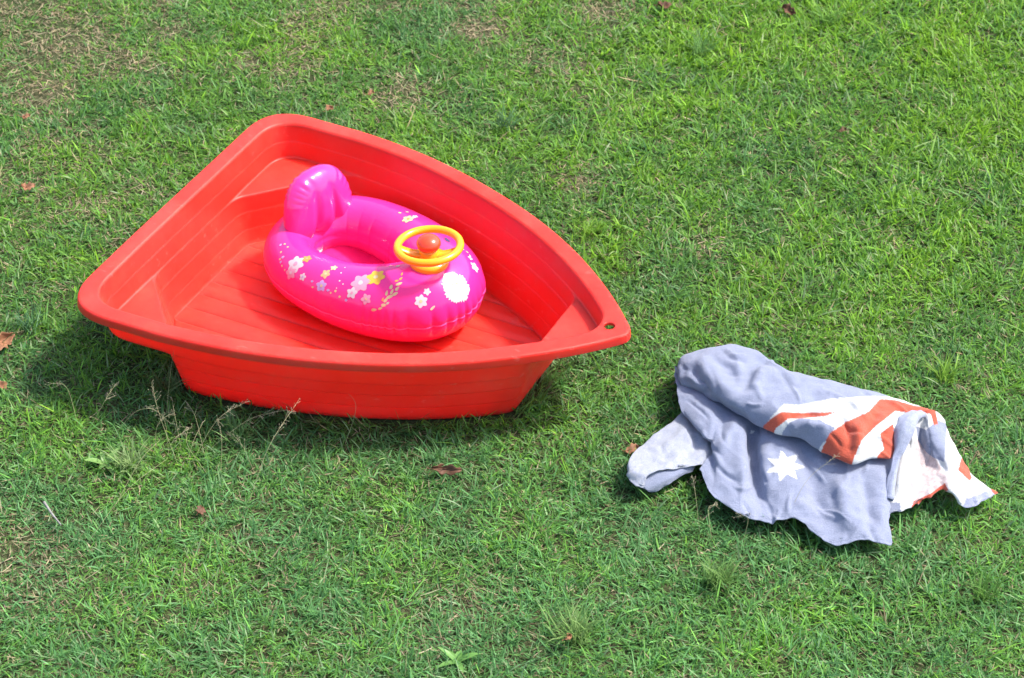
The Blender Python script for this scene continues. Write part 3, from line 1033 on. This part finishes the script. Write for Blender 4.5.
        paint(col, in_poly(x, y, [(918, 409), (935, 408), (938, 424), (934, 425), (931, 414), (918, 412)]), RED)
        return col
    add(surf(right, 130, 120), cr, .0026, creases=(18, 70, .0044), folds=[([(908, 440), (902, 470), (898, 500)], 5, .006), ([(920, 455), (922, 475), (918, 495)], 5, -.007), ([(932, 470), (936, 480), (934, 492)], 4, .005), ([(945, 436), (955, 458), (968, 480)], 5, .006)])

    # twisted strip hanging over the fold
    path = np.array([W(*p) for p in [(922, 414, .13), (914, 416, .142), (907, 424, .140), (903, 436, .128), (900, 448, .112), (896, 458, .098), (892, 478, .075), (889, 500, .055)]])
    path = catmull(path, 60)
    SV = []
    for i, p in enumerate(path):
        t = i / 59
        wd = .006 + .012 * math.exp(-((t - .33) / .22) ** 2) + .002
        tg = path[min(i + 1, 59)] - path[max(i - 1, 0)]; tg /= np.linalg.norm(tg)
        sidev = np.cross(tg, [0, 0, 1]); sidev /= np.linalg.norm(sidev)
        upv = np.cross(sidev, tg)
        SV.append([p + sidev * wd * math.cos(a) + upv * wd * .7 * math.sin(a) * (1 + .25 * math.sin(3 * a + t * 9)) for a in np.linspace(0, 2 * math.pi, 21)])
    SV = np.array(SV)
    def cs(pp, U, Vv, G_):
        s = nz(G_[..., 0] + 5, G_[..., 1], 300)[..., None]
        return np.array(BLUE) * (1.0 + .35 * s) + .03
    add(SV, cs, .0008, .002, both=True)

    me = bpy.data.meshes.new('towel')
    me.from_pydata([tuple(map(float, v)) for v in V], [], F)
    me.polygons.foreach_set('use_smooth', [True] * len(me.polygons))
    at = me.color_attributes.new('col', 'FLOAT_COLOR', 'POINT')
    C_ = np.clip(np.array(C), 0, 1)
    at.data.foreach_set('color', np.hstack([C_, np.ones((len(C_), 1))]).astype(np.float32).ravel())
    me.materials.append(M_TOWEL)
    me.update()
    o = bpy.data.objects.new('towel', me)
    COL.objects.link(o)
    c = W(810, 460, 0)
    me.transform(Matrix.Translation((-c[0], -c[1], 0)))
    o.location = (c[0], c[1], 0)
    tag(o, 'crumpled faded blue flag towel with white star and red bands lying on the grass', 'towel')
    return o
build_towel()
TOWEL_FOOT = [tuple(W(*p, .03)[:2]) for p in [(680, 372), (735, 362), (800, 385), (900, 412), (945, 425), (965, 465), (990, 492), (965, 503), (945, 488), (890, 512), (888, 540), (835, 540), (797, 517), (768, 518), (735, 508), (712, 485), (690, 468), (650, 485), (634, 478), (640, 458), (680, 418)]]

# ------------------------------------------------------------------ grass
nA, nB_, nC_, nD_ = Noise2(31), Noise2(32), Noise2(33), Noise2(34)
BARE = [((60, 38), .17, .95), ((40, 95), .10, .75), ((120, 62), .09, .7), ((10, 10), .12, .9), ((165, 33), .06, .7), ((480, 30), .07, .75), ((400, 95), .09, .7), ((580, 183), .06, .6),
        ((605, 12), .07, .7), ((300, 70), .07, .5), ((35, 185), .07, .4), ((545, 60), .08, .45), ((85, 210), .08, .4), ((330, 20), .06, .4), ((250, 62), .06, .5), ((5, 560), .10, .5), ((30, 590), .08, .4),
        ((460, 600), .07, .35), ((440, 640), .05, .3), ((890, 240), .05, .3), ((705, 250), .05, .35)]
def bareness(x, y):
    b = np.zeros_like(x)
    for (px, r, k) in BARE:
        c = W(px[0], px[1], 0)
        d2 = ((x - c[0]) ** 2 + (y - c[1]) ** 2) / r ** 2
        b = np.maximum(b, min(1, k * 1.30) * np.exp(-d2 * (0.45 + .9 * nA(x + 20, y + 20, 14))))
    n = nB_(x + 11, y + 7, 5.0) * .6 + nC_(x + 3, y + 17, 13.0) * .4
    pxy = PX(np.stack([x, y, 0 * x], -1))
    up = np.clip((330 - pxy[:, 1]) / 330, 0, 1) * np.clip((760 - pxy[:, 0]) / 600, 0, 1)
    b = np.maximum(b, np.clip((n - .56) * 3.2, 0, .55) * (.10 + 1.1 * up))
    return np.clip(b, 0, 1)

def boat_dist(x, y):
    """>0 outside the hull bottom (roughly metres)"""
    q = np.stack([x - B_ORG[0], y - B_ORG[1]], -1)
    u = q @ B_U; v = np.abs(q @ B_N)
    L = half(.080, .08, True, True, vs=.17, uc=.262, ub=.970)
    wf = np.interp(u, L[NS:-NB, 0], L[NS:-NB, 1])
    return np.maximum(v - wf, np.maximum(.08 - u, u - .972))

def blades_mesh(name, P, az, ln, wd, lean, curl, colr, twist, seg=3):
    n = len(P)
    if seg == 2:
        d = np.stack([np.cos(az), np.sin(az)], -1); sd_ = np.stack([-np.sin(az + twist), np.cos(az + twist)], -1)
        V = np.empty((n, 5, 3), np.float32)
        r1, z1 = np.sin(lean) * ln * .55, np.cos(lean) * ln * .55
        r2, z2 = r1 + np.sin(lean + curl) * ln * .45, z1 + np.cos(lean + curl) * ln * .45
        for k, (r, z, w) in enumerate(((0 * r1, 0 * z1, wd * .4), (r1, z1, wd * .5), (r2, z2, None))):
            c = np.stack([P[:, 0] + d[:, 0] * r, P[:, 1] + d[:, 1] * r, P[:, 2] + np.maximum(z, .001)], -1)
            if w is None: V[:, 4] = c
            else:
                for sgn, ix in ((-1, 2 * k), (1, 2 * k + 1)):
                    V[:, ix] = c
                    V[:, ix, :2] += sd_ * (w * sgn)[:, None]
        base = (np.arange(n) * 5)[:, None]
        quads = base + np.array([0, 1, 3, 2]); tris = base + np.array([2, 3, 4])
        Cc = np.ones((n, 5, 4), np.float32); Cc[:, :, :3] = colr[:, None]
        return raw_mesh(name, V, quads, tris, Cc)
    ts = np.array([0, .38, .72, 1.0]); wds = np.array([.75, 1.0, .72, 0])
    d = np.stack([np.cos(az), np.sin(az)], -1)
    V = np.empty((n, 7, 3), np.float32); Cc = np.empty((n, 7, 4), np.float32)
    side = np.stack([-np.sin(az + twist), np.cos(az + twist)], -1)
    prev = np.zeros((n, 2)); r = np.zeros(n); z = np.zeros(n)
    pos = []
    tl = 0
    for k, t in enumerate(ts):
        if k:
            a = lean + curl * (t + ts[k - 1]) / 2
            dl = (t - ts[k - 1]) * ln
            r = r + np.sin(a) * dl; z = z + np.cos(a) * dl
        pos.append((r.copy(), np.maximum(z, .002 + 0 * z)))
    for k in range(4):
        cx = P[:, 0] + d[:, 0] * pos[k][0]; cy = P[:, 1] + d[:, 1] * pos[k][0]; cz = P[:, 2] + pos[k][1]
        shade = 0.80 + .28 * ts[k]
        if k < 3:
            w = wd * wds[k] / 2
            for s, ix in ((-1, 2 * k), (1, 2 * k + 1)):
                V[:, ix, 0] = cx + side[:, 0] * w * s; V[:, ix, 1] = cy + side[:, 1] * w * s
                V[:, ix, 2] = cz + s * w * .35 * np.sin(twist * 3)
                Cc[:, ix, :3] = colr; Cc[:, ix, 3] = 1
        else:
            V[:, 6, 0] = cx; V[:, 6, 1] = cy; V[:, 6, 2] = cz
            Cc[:, 6, :3] = colr * 1.0; Cc[:, 6, 3] = 1
    base = (np.arange(n) * 7)[:, None]
    quads = np.concatenate([base + np.array([0, 1, 3, 2]), base + np.array([2, 3, 5, 4])], 1).reshape(-1, 4)
    tris = base + np.array([4, 5, 6])
    return raw_mesh(name, V, quads, tris, Cc)

def raw_mesh(name, V, quads, tris, Cc):
    me = bpy.data.meshes.new(name)
    nq, ntr = len(quads), len(tris)
    me.vertices.add(V.shape[0] * V.shape[1]); me.vertices.foreach_set('co', V.ravel())
    me.loops.add(nq * 4 + ntr * 3)
    me.loops.foreach_set('vertex_index', np.concatenate([quads.ravel(), tris.ravel()]).astype(np.int32))
    me.polygons.add(nq + ntr)
    me.polygons.foreach_set('loop_start', np.concatenate([np.arange(nq) * 4, nq * 4 + np.arange(ntr) * 3]).astype(np.int32))
    me.update(calc_edges=True)
    me.polygons.foreach_set('use_smooth', np.ones(nq + ntr, bool))
    at = me.color_attributes.new('col', 'FLOAT_COLOR', 'POINT')
    at.data.foreach_set('color', Cc.ravel())
    me.materials.append(M_GRASS)
    me.validate()
    o = bpy.data.objects.new(name, me)
    COL.objects.link(o)
    return o

def make_grass():
    DENS = 5900          # tufts per square metre, several blades each
    x0, x1, y0, y1 = -2.35, 2.35, 2.75, 7.15
    nt_ = int(DENS * (x1 - x0) * (y1 - y0))
    tx = RNG.uniform(x0, x1, nt_); ty = RNG.uniform(y0, y1, nt_)
    keep = np.abs(tx) < .235 * ty + .60
    # thin out towards the edge of the built lawn
    edge = np.minimum.reduce([ty - y0, y1 - ty, .235 * ty + .60 - np.abs(tx)])
    keep &= RNG.random(nt_) < np.clip(edge / .3 + .25, 0, 1)
    tx, ty = tx[keep], ty[keep]
    bare = bareness(tx, ty)
    clump = nA(tx + 5, ty + 5, 24) * .55 + nD_(tx + 1, ty + 2, 55) * .45
    keep = RNG.random(len(tx)) > bare * .80 + np.clip(.45 - clump, 0, 1) * .9
    bd = boat_dist(tx, ty)
    keep &= bd > .004
    tx, ty, bare, clump = tx[keep], ty[keep], bare[keep], clump[keep]
    k = RNG.integers(3, 7, len(tx))
    ix = np.repeat(np.arange(len(tx)), k)
    n = len(ix)
    x = tx[ix] + RNG.normal(0, .004, n); y = ty[ix] + RNG.normal(0, .004, n)
    bare = bare[ix]; clump = clump[ix]
    pxy = PX(np.stack([x, y, 0 * x], -1))
    lush = np.clip((pxy[:, 0] - 420) / 520, 0, 1) * np.clip((430 - pxy[:, 1]) / 330, 0, 1)
    low = np.clip((pxy[:, 1] - 330) / 200, 0, 1)
    patchn = nB_(x + 40, y + 31, 3.3)
    patch2 = nC_(x + 60, y + 11, 8.0)
    lush = np.clip(lush + (patchn - .5) * .7, 0, 1)
    ln = RNG.lognormal(math.log(.0245), .36, n) * (1 + .35 * lush) * (1 - .38 * bare) * (.7 + .6 * clump)
    long_ = RNG.random(n) < .02
    ln[long_] *= 1.7
    wd = RNG.uniform(.0020, .0042, n) * (1 + .35 * lush) * (1 - .12 * low)
    az = RNG.uniform(0, 2 * math.pi, n)
    # neighbouring tufts share a lie
    lie = nA(x + 70, y + 70, 7) * 4 * math.pi
    sel = RNG.random(n) < .35
    az[sel] = lie[sel] + RNG.normal(0, .7, sel.sum())
    lean = np.abs(RNG.normal(.78, .36, n)) + .15 * bare
    curl = RNG.uniform(.1, 1.0, n)
    # colours
    h = RNG.random(n)[:, None]; g2 = patch2[:, None]
    green_blue = np.array((.090, .218, .076)); green_mid = np.array((.125, .290, .046)); green_yel = np.array((.190, .375, .028))
    mixk = np.clip(.42 + .5 * lush - .38 * low + (patch2 - .5) * .7 + RNG.normal(0, .24, n), 0, 1)[:, None]
    col = np.where(mixk < .5, green_blue + (green_mid - green_blue) * mixk * 2, green_mid + (green_yel - green_mid) * (mixk - .5) * 2)
    col = col * RNG.lognormal(0, .20, n)[:, None] * (1 + .34 * low)[:, None]
    pale = RNG.random(n) < .10
    col[pale] = col[pale] * .55 + np.array((.40, .46, .30)) * .45
    dead_p = .07 + .62 * bare
    dead = RNG.random(n) < dead_p
    straw = np.array((.46, .37, .22)) * RNG.uniform(.5, 1.25, n)[:, None] * (1 - .25 * low)[:, None] + RNG.normal(0, .012, (n, 3))
    col = np.where(dead[:, None], straw, col)
    lean = np.where(dead, RNG.uniform(.9, 1.5, n), lean); curl = np.where(dead, RNG.uniform(-.2, .25, n), curl)
    ln = np.where(dead, ln * .85, ln); wd = np.where(dead, wd * .75, wd)
    # pressed flat beneath the towel
    foot = in_poly(x, y, TOWEL_FOOT)
    ln = np.where(foot, np.minimum(ln, .028), ln); lean = np.where(foot, np.maximum(lean, 1.2), lean); curl = np.where(foot, .2, curl)
    # blades do not pierce the hull: next to it they lean away along it
    bd = boat_dist(x, y)
    nb = (bd < .05) & (bd > 0)
    gx = boat_dist(x + .004, y) - boat_dist(x - .004, y); gy = boat_dist(x, y + .004) - boat_dist(x, y - .004)
    out_a = np.arctan2(gy, gx)
    rel = np.angle(np.exp(1j * (az - out_a)))
    az = np.where(nb & (np.abs(rel) > 1.5), out_a + np.sign(rel) * (math.pi - np.abs(rel)), az)
    # uncut blades stand taller along the hull
    up = nb & (RNG.random(n) < .5)
    ln = np.where(up, ln * 1.45, ln); lean = np.where(up, lean * .5, lean)
    z = np.zeros(n)
    col = np.clip(col, .004, 1)
    rch = ln * np.sin(np.minimum(lean + curl * .5, 1.57))
    ok = boat_dist(x + np.cos(az) * rch, y + np.sin(az) * rch) > .002
    x, y, z, az, ln, wd, lean, curl, col = (q[ok] for q in (x, y, z, az, ln, wd, lean, curl, col)); n = len(x)
    o = blades_mesh('grass', np.stack([x, y, z], -1), az, ln, wd, lean, curl, col, RNG.normal(0, .5, n))
    tag(o, 'short green lawn grass with dry straw blades among it', 'grass', kind='stuff')
    print('blades', n)
    # low understory: short flat leaves that close the turf over the soil
    m = 320000
    x = RNG.uniform(x0, x1, m); y = RNG.uniform(y0, y1, m)
    kp = (np.abs(x) < .235 * y + .55) & (boat_dist(x, y) > .008)
    x, y = x[kp], y[kp]; m = len(x)
    b = bareness(x, y)
    kp = RNG.random(m) > b * .62
    x, y, b = x[kp], y[kp], b[kp]; m = len(x)
    g = nC_(x + 60, y + 11, 8.0)[:, None]
    col = (np.array((.090, .215, .062)) * (1 - g) + np.array((.130, .280, .044)) * g) * RNG.lognormal(0, .25, m)[:, None]
    dead = RNG.random(m) < .11 + .70 * b
    col = np.where(dead[:, None], np.array((.40, .33, .20)) * RNG.uniform(.45, 1.2, m)[:, None], col)
    o = blades_mesh('grass', np.stack([x, y, RNG.uniform(0, .006, m)], -1), RNG.uniform(0, 6.28, m), RNG.uniform(.010, .026, m), RNG.uniform(.0016, .0034, m),
                    RNG.uniform(.8, 1.5, m), RNG.uniform(-.1, .5, m), np.clip(col, .004, 1), RNG.normal(0, .5, m), 2)
    tag(o, 'low creeping undergrowth of the lawn, short flat green and dry leaves', 'grass', kind='stuff')
    print('under', m)
    # dry thatch lying loose on the soil
    m = 42000
    x = RNG.uniform(x0, x1, m); y = RNG.uniform(y0, y1, m)
    b = bareness(x, y)
    kp = (RNG.random(m) < .07 + 1.3 * b) & (boat_dist(x, y) > .02) & (np.abs(x) < .235 * y + .60)
    x, y, b = x[kp], y[kp], b[kp]; m = len(x)
    col = np.array((.50, .41, .27)) * RNG.uniform(.35, 1.3, m)[:, None] * (1 + RNG.normal(0, .05, (m, 3)))
    o = blades_mesh('dry_thatch', np.stack([x, y, RNG.uniform(.001, .008, m)], -1), RNG.uniform(0, 6.28, m), RNG.uniform(.012, .05, m), RNG.uniform(.0012, .0026, m),
                    RNG.uniform(1.35, 1.6, m), RNG.normal(0, .15, m), np.clip(col, .01, 1), RNG.normal(0, .4, m))
    tag(o, 'loose dry straw thatch scattered between the grass blades', 'thatch', kind='stuff')
make_grass()

# ------------------------------------------------------------------ seed stalks
def tube_path(path, r0, r1, n=5):
    V, F = [], []
    m = len(path)
    for i, p in enumerate(path):
        t = path[min(i + 1, m - 1)] - path[max(i - 1, 0)]; t = t / (np.linalg.norm(t) + 1e-9)
        s = np.cross(t, [0.31, .2, 1]); s /= np.linalg.norm(s) + 1e-9
        u = np.cross(s, t)
        r = r0 + (r1 - r0) * i / (m - 1)
        for k in range(n):
            a = 2 * math.pi * k / n
            V.append(p + s * r * math.cos(a) + u * r * math.sin(a))
    for i in range(m - 1):
        for k in range(n):
            F.append((i * n + k, i * n + (k + 1) % n, (i + 1) * n + (k + 1) % n, (i + 1) * n + k))
    return V, F

def stalk(base, tip, zt, label, head=.06, spikes=22, bend=.03, seedno=0):
    """base, tip: photo pixels; the foot stands on the ground, the tip hangs at height zt"""
    rg = np.random.default_rng(100 + seedno)
    b = W(base[0], base[1], 0); t = W(tip[0], tip[1], zt)
    o = b.copy()
    m = (b + t) / 2 + np.array([rg.normal(0, .01), rg.normal(0, .01), bend])
    path = catmull(np.array([b, m, t]), 16) - o
    root = empty('seed_stalk', tuple(o))
    tag(root, label, 'grass stalk', 'dry seed stalks standing out of the lawn')
    V, F = tube_path(path, .00045, .00022)
    mesh_obj('stem', V, F, M_STRAW, root)
    if spikes:
        HV, HF = [], []
        L = np.linalg.norm(path[-1] - path[0])
        for k in range(int(spikes * .8)):
            f = 1 - 1.4 * head / L * rg.random()
            f = max(.3, f)
            i = f * 15
            i0 = int(min(14, math.floor(i))); p = path[i0] + (path[i0 + 1] - path[i0]) * (i - i0)
            dr = (path[-1] - path[-3]); dr = dr / np.linalg.norm(dr)
            dv = dr * 1.0 + rg.normal(0, .55, 3); dv /= np.linalg.norm(dv)
            ln = rg.uniform(.006, .020) * (1.15 - .5 * (f - (1 - head / L)) / (head / L + 1e-6))
            e = p + dv * ln
            v_, f_ = tube_path(np.array([p, (p + e) / 2 + rg.normal(0, .001, 3), e]), .00022, .00018, 3)
            bs = len(HV); HV += list(v_); HF += [tuple(x + bs for x in q) for q in f_]
            # grain at the end
            s = np.cross(dv, [0, 0, 1]); s /= np.linalg.norm(s) + 1e-9
            u = np.cross(s, dv)
            bs = len(HV); gl, gw = .0032, .0006
            HV += [e - dv * gl * .4, e + s * gw, e + u * gw, e - s * gw, e - u * gw, e + dv * gl]
            HF += [tuple(bs + x for x in q) for q in ((0, 1, 2), (0, 2, 3), (0, 3, 4), (0, 4, 1), (5, 2, 1), (5, 3, 2), (5, 4, 3), (5, 1, 4))]
        mesh_obj('seed_head', HV, HF, M_SEED, root, smooth=False)

STALKS = [
    ((180, 470), (152, 384), .13, 'straw seed stalk rising towards the shadow under the boat corner, leaning left', .05, 18),
    ((248, 505), (300, 398), .16, 'long straw stalk crossing up to the left end of the red hull', .09, 30),
    ((78, 425), (50, 383), .09, 'short seed stalk in the boat shadow near the left dead leaves', .04, 14),
    ((88, 432), (117, 382), .10, 'pale feathery seed stalk in the middle of the boat shadow', .05, 22),
    ((110, 440), (157, 408), .08, 'stalk bending right under the seed heads before the hull', .03, 10),
    ((190, 466), (246, 402), .12, 'seed stalk with branching head against the lower left hull', .07, 30),
    ((206, 452), (285, 410), .09, 'low seed stalk lying along the foot of the hull', .08, 26),
    ((166, 420), (174, 350), .16, 'thin reddish stem standing under the boat rim beside the hull end', .01, 0),
    ((345, 445), (342, 388), .10, 'thin stem standing in front of the middle of the hull', .02, 6),
    ((112, 512), (160, 440), .09, 'long bent straw in the lawn left below the boat', .01, 0),
    ((86, 545), (168, 458), .10, 'longest bare straw leaning right in the lower left lawn', .01, 0),
    ((700, 535), (693, 478), .11, 'seed stalk in front of the dark gap under the towel', .035, 16),
    ((712, 540), (716, 505), .07, 'short feathery stalk below the towel hem, left one', .035, 18),
    ((742, 545), (738, 516), .06, 'short feathery stalk below the towel hem, right one', .03, 18),
    ((782, 530), (836, 456), .15, 'thin seed stalk leaning over the towel beside the white star', .05, 12),
    ((1000, 140), (978, 60), .12, 'pale stalk standing in the grass at the upper right', .02, 5),
    ((560, 640), (618, 560), .10, 'curved straw in the lawn at the lower middle', .01, 0),
    ((405, 678), (412, 615), .09, 'straw stalk near the broad weed at the bottom edge', .01, 4),
    ((432, 676), (420, 622), .09, 'bent straw beside the broad weed at the bottom edge', .01, 0),
]
for i, s in enumerate(STALKS):
    stalk(s[0], s[1], s[2], s[3], s[4], s[5], seedno=i)

wisp = random.Random(9)
for i in range(10):
    bx_ = wisp.uniform(150, 270); by_ = wisp.uniform(446, 482)
    stalk((bx_, by_), (bx_ + wisp.uniform(-28, 34), by_ - wisp.uniform(34, 62)), wisp.uniform(.07, .12),
          'thin pale seed stalk in the wispy clump before the left end of the hull', .05, 14, seedno=50 + i)

# ------------------------------------------------------------------ dead leaves, weeds, twig
def dead_leaf(px, py, z, length, width, rot, tilt, label, mat, seedno):
    rg = np.random.default_rng(300 + seedno)
    c = W(px, py, z)
    nl, nw = 22, 9
    V = []
    for i in range(nl):
        t = i / (nl - 1)
        w = width * .5 * (math.sin(math.pi * min(1, t * .98 + .01)) ** .7) * (1 + .25 * math.sin(t * 19 + seedno) * (0 < i < nl - 1))
        w = max(w, .0008)
        for j in range(nw):
            s = (j / (nw - 1) - .5) * 2
            curlz = .35 * width * (s * s) * (.6 + .5 * math.sin(3 * t + seedno)) + .10 * length * math.sin(2.2 * math.pi * t + seedno) 
            V.append(((t - .5) * length, s * w + .1 * width * math.sin(4 * t + seedno), curlz - .12 * width * math.exp(-(s / .12) ** 2)))
    root = empty('dead_leaf', tuple(c), rot)
    root.rotation_euler = (tilt, .1, rot)
    tag(root, label, 'leaf', 'fallen dead leaves on the lawn')
    bl = mesh_obj('blade', V, grid_faces(nl, nw), mat, root)
    md = bl.modifiers.new('thickness', 'SOLIDIFY'); md.thickness = .0008
    pth = np.array([(-.5 * length - .012, .001, .004), (-.5 * length, 0, V[4][2]), (0, .0, V[nw * 11 + 4][2] + .0008), (.45 * length, 0, V[nw * 20 + 4][2])])
    vv, ff = tube_path(catmull(pth, 14), .0010, .0004, 5)
    mesh_obj('midrib', vv, ff, mat, root)

LEAVES = [
    (1, 343, .03, .085, .036, 1.2, .9, 'large tan curled dead leaf at the left edge beside the boat', M_LEAF2),
    (0, 386, .02, .035, .022, 1.0, .6, 'small reddish dead leaf below the large one at the left edge', M_LEAF2),
    (447, 469, .026, .066, .022, .08, .9, 'dark brown ragged dead leaf in front of the boat', M_LEAF),
    (200, 510, .02, .026, .020, 1.3, .5, 'small brown dead leaf in the lawn left below the boat', M_LEAF),
    (632, 449, .02, .032, .022, .3, .3, 'small tan dead leaf touching the left flap of the towel', M_LEAF2),
    (371, 93, .022, .020, .014, .6, .4, 'small orange dead leaf behind the boat, near the brown patch', M_LEAF2),
    (329, 109, .024, .028, .018, .9, .4, 'orange dead leaf lying close behind the far corner of the boat', M_LEAF2),
    (789, 11, .022, .044, .026, -.5, .5, 'brown dead leaf at the top edge, right of centre', M_LEAF),
    (664, 5, .022, .044, .024, .4, .4, 'dark brown leaf cut by the top edge at the centre', M_LEAF),
    (28, 186, .025, .036, .022, .2, .4, 'orange dead leaf in the grass above the left edge of the boat', M_LEAF2),
    (26, 116, .025, .022, .015, .2, .4, 'tiny orange leaf in the upper left lawn', M_LEAF2),
    (843, 130, .03, .022, .014, .4, .4, 'tiny red brown leaf among lush grass at the upper right', M_LEAF),
    (568, 637, .035, .018, .012, .8, .8, 'tiny orange leaf standing in the tuft at the lower middle', M_LEAF2),
]
for i, L in enumerate(LEAVES):
    dead_leaf(*L[:8], L[8], i)

def leaf_strip(length, width, rise, droop, n=12):
    V = []
    for i in range(n):
        t = i / (n - 1)
        w = width * .5 * math.sin(math.pi * (.08 + .92 * t) ** .8) ** .8 if i < n - 1 else .0002
        r = length * t; z = rise * length * t - droop * length * t * t
        for s in (-1, 0, 1):
            V.append((r, s * w, z + abs(s) * w * .3))
    return V, grid_faces(n, 3)

def weed(px, py, nleaf, length, width, label, col, seedno):
    rg = np.random.default_rng(500 + seedno)
    c = W(px, py, 0)
    root = empty('weed', tuple(c))
    tag(root, label, 'weed', 'broad leaved weeds in the lawn')
    for k in range(nleaf):
        ln = length * rg.uniform(.7, 1.15)
        V, F = leaf_strip(ln, width * rg.uniform(.8, 1.2), rg.uniform(.55, 1.1), rg.uniform(.3, .6))
        a = 2 * math.pi * k / nleaf + rg.normal(0, .25)
        V = [(v[0] * math.cos(a) - v[1] * math.sin(a), v[0] * math.sin(a) + v[1] * math.cos(a), v[2] + .004) for v in V]
        o = mesh_obj('leaf', V, F, M_WEED, root)
        at = o.data.color_attributes.new('col', 'FLOAT_COLOR', 'POINT')
        cc = np.array(col) * rg.uniform(.85, 1.2)
        at.data.foreach_set('color', np.tile(np.r_[cc, 1.0], len(V)).astype(np.float32))
weed(457, 664, 6, .044, .013, 'pale green broad leaved weed at the bottom edge, left of centre', (.12, .26, .06), 1)
weed(106, 466, 6, .042, .014, 'broad leaved weed in the lawn left below the boat', (.17, .31, .09), 2)

def tuft(px, py, n, length, label, seedno, col):
    rg = np.random.default_rng(700 + seedno)
    c = W(px, py, 0)
    root = empty('grass_tuft', tuple(c))
    tag(root, label, 'grass tuft', 'taller grass tufts in the lawn')
    az = rg.uniform(0, 6.28, n)
    P = np.stack([rg.normal(0, .014, n), rg.normal(0, .014, n), np.zeros(n)], -1)
    cc = 1.55 * np.array(col) * rg.lognormal(0, .2, n)[:, None]
    o = blades_mesh('blades', P, az, rg.uniform(.5, 1.1, n) * length, rg.uniform(.0018, .0032, n), rg.uniform(.1, .6, n), rg.uniform(.4, 1.3, n), cc, rg.normal(0, .3, n))
    o.parent = root
    o['kind'] = 'stuff'
TUFTS = [((575, 640), 120, .085, 'fine tall pale tuft at the bottom edge right of centre', (.12, .20, .06)),
         ((720, 585), 110, .085, 'bushy tuft of long blades below the towel', (.10, .18, .05)),
         ((505, 130), 70, .085, 'tuft of long blue green blades behind the boat', (.075, .15, .06)),
         ((700, 55), 90, .09, 'long drooping tuft at the top right of centre', (.09, .18, .05)),
         ((830, 25), 80, .085, 'long tuft at the top edge on the right', (.10, .20, .04)),
         ((165, 395), 60, .10, 'tall thin tuft in the shadow under the boat corner', (.08, .12, .04)),
         ((240, 440), 60, .075, 'tuft growing up against the left end of the hull', (.10, .19, .06)),
         ((130, 470), 90, .085, 'pale wispy tuft below the boat corner', (.14, .21, .08)),
         ((30, 330), 60, .075, 'blue green tuft beside the dead leaf at the left edge', (.075, .16, .07)),
         ((945, 380), 70, .08, 'lush tuft in the grass behind the towel on the right', (.12, .22, .03)),
         ((590, 235), 70, .06, 'lush yellow green tuft right of the boat', (.13, .24, .03)),
         ((985, 600), 80, .075, 'dark green tuft in the lower right corner', (.07, .15, .03))]
for i, t in enumerate(TUFTS):
    tuft(*t[0], t[1], t[2], t[3], i, t[4])

def twig(a, b, label):
    A, B_ = W(*a, .032), W(*b, .022)
    root_p = (A + B_) / 2
    pth = catmull(np.array([A, root_p + [-.002, .002, -.002], B_]), 14) - root_p
    V, F = tube_path(pth, .0034, .0018, 7)
    o = mesh_obj('twig', V, F, M_TWIG)
    o.location = tuple(root_p)
    tag(o, label, 'twig')
twig((44, 502), (61, 525), 'short bleached grey twig lying in the lawn at the lower left')
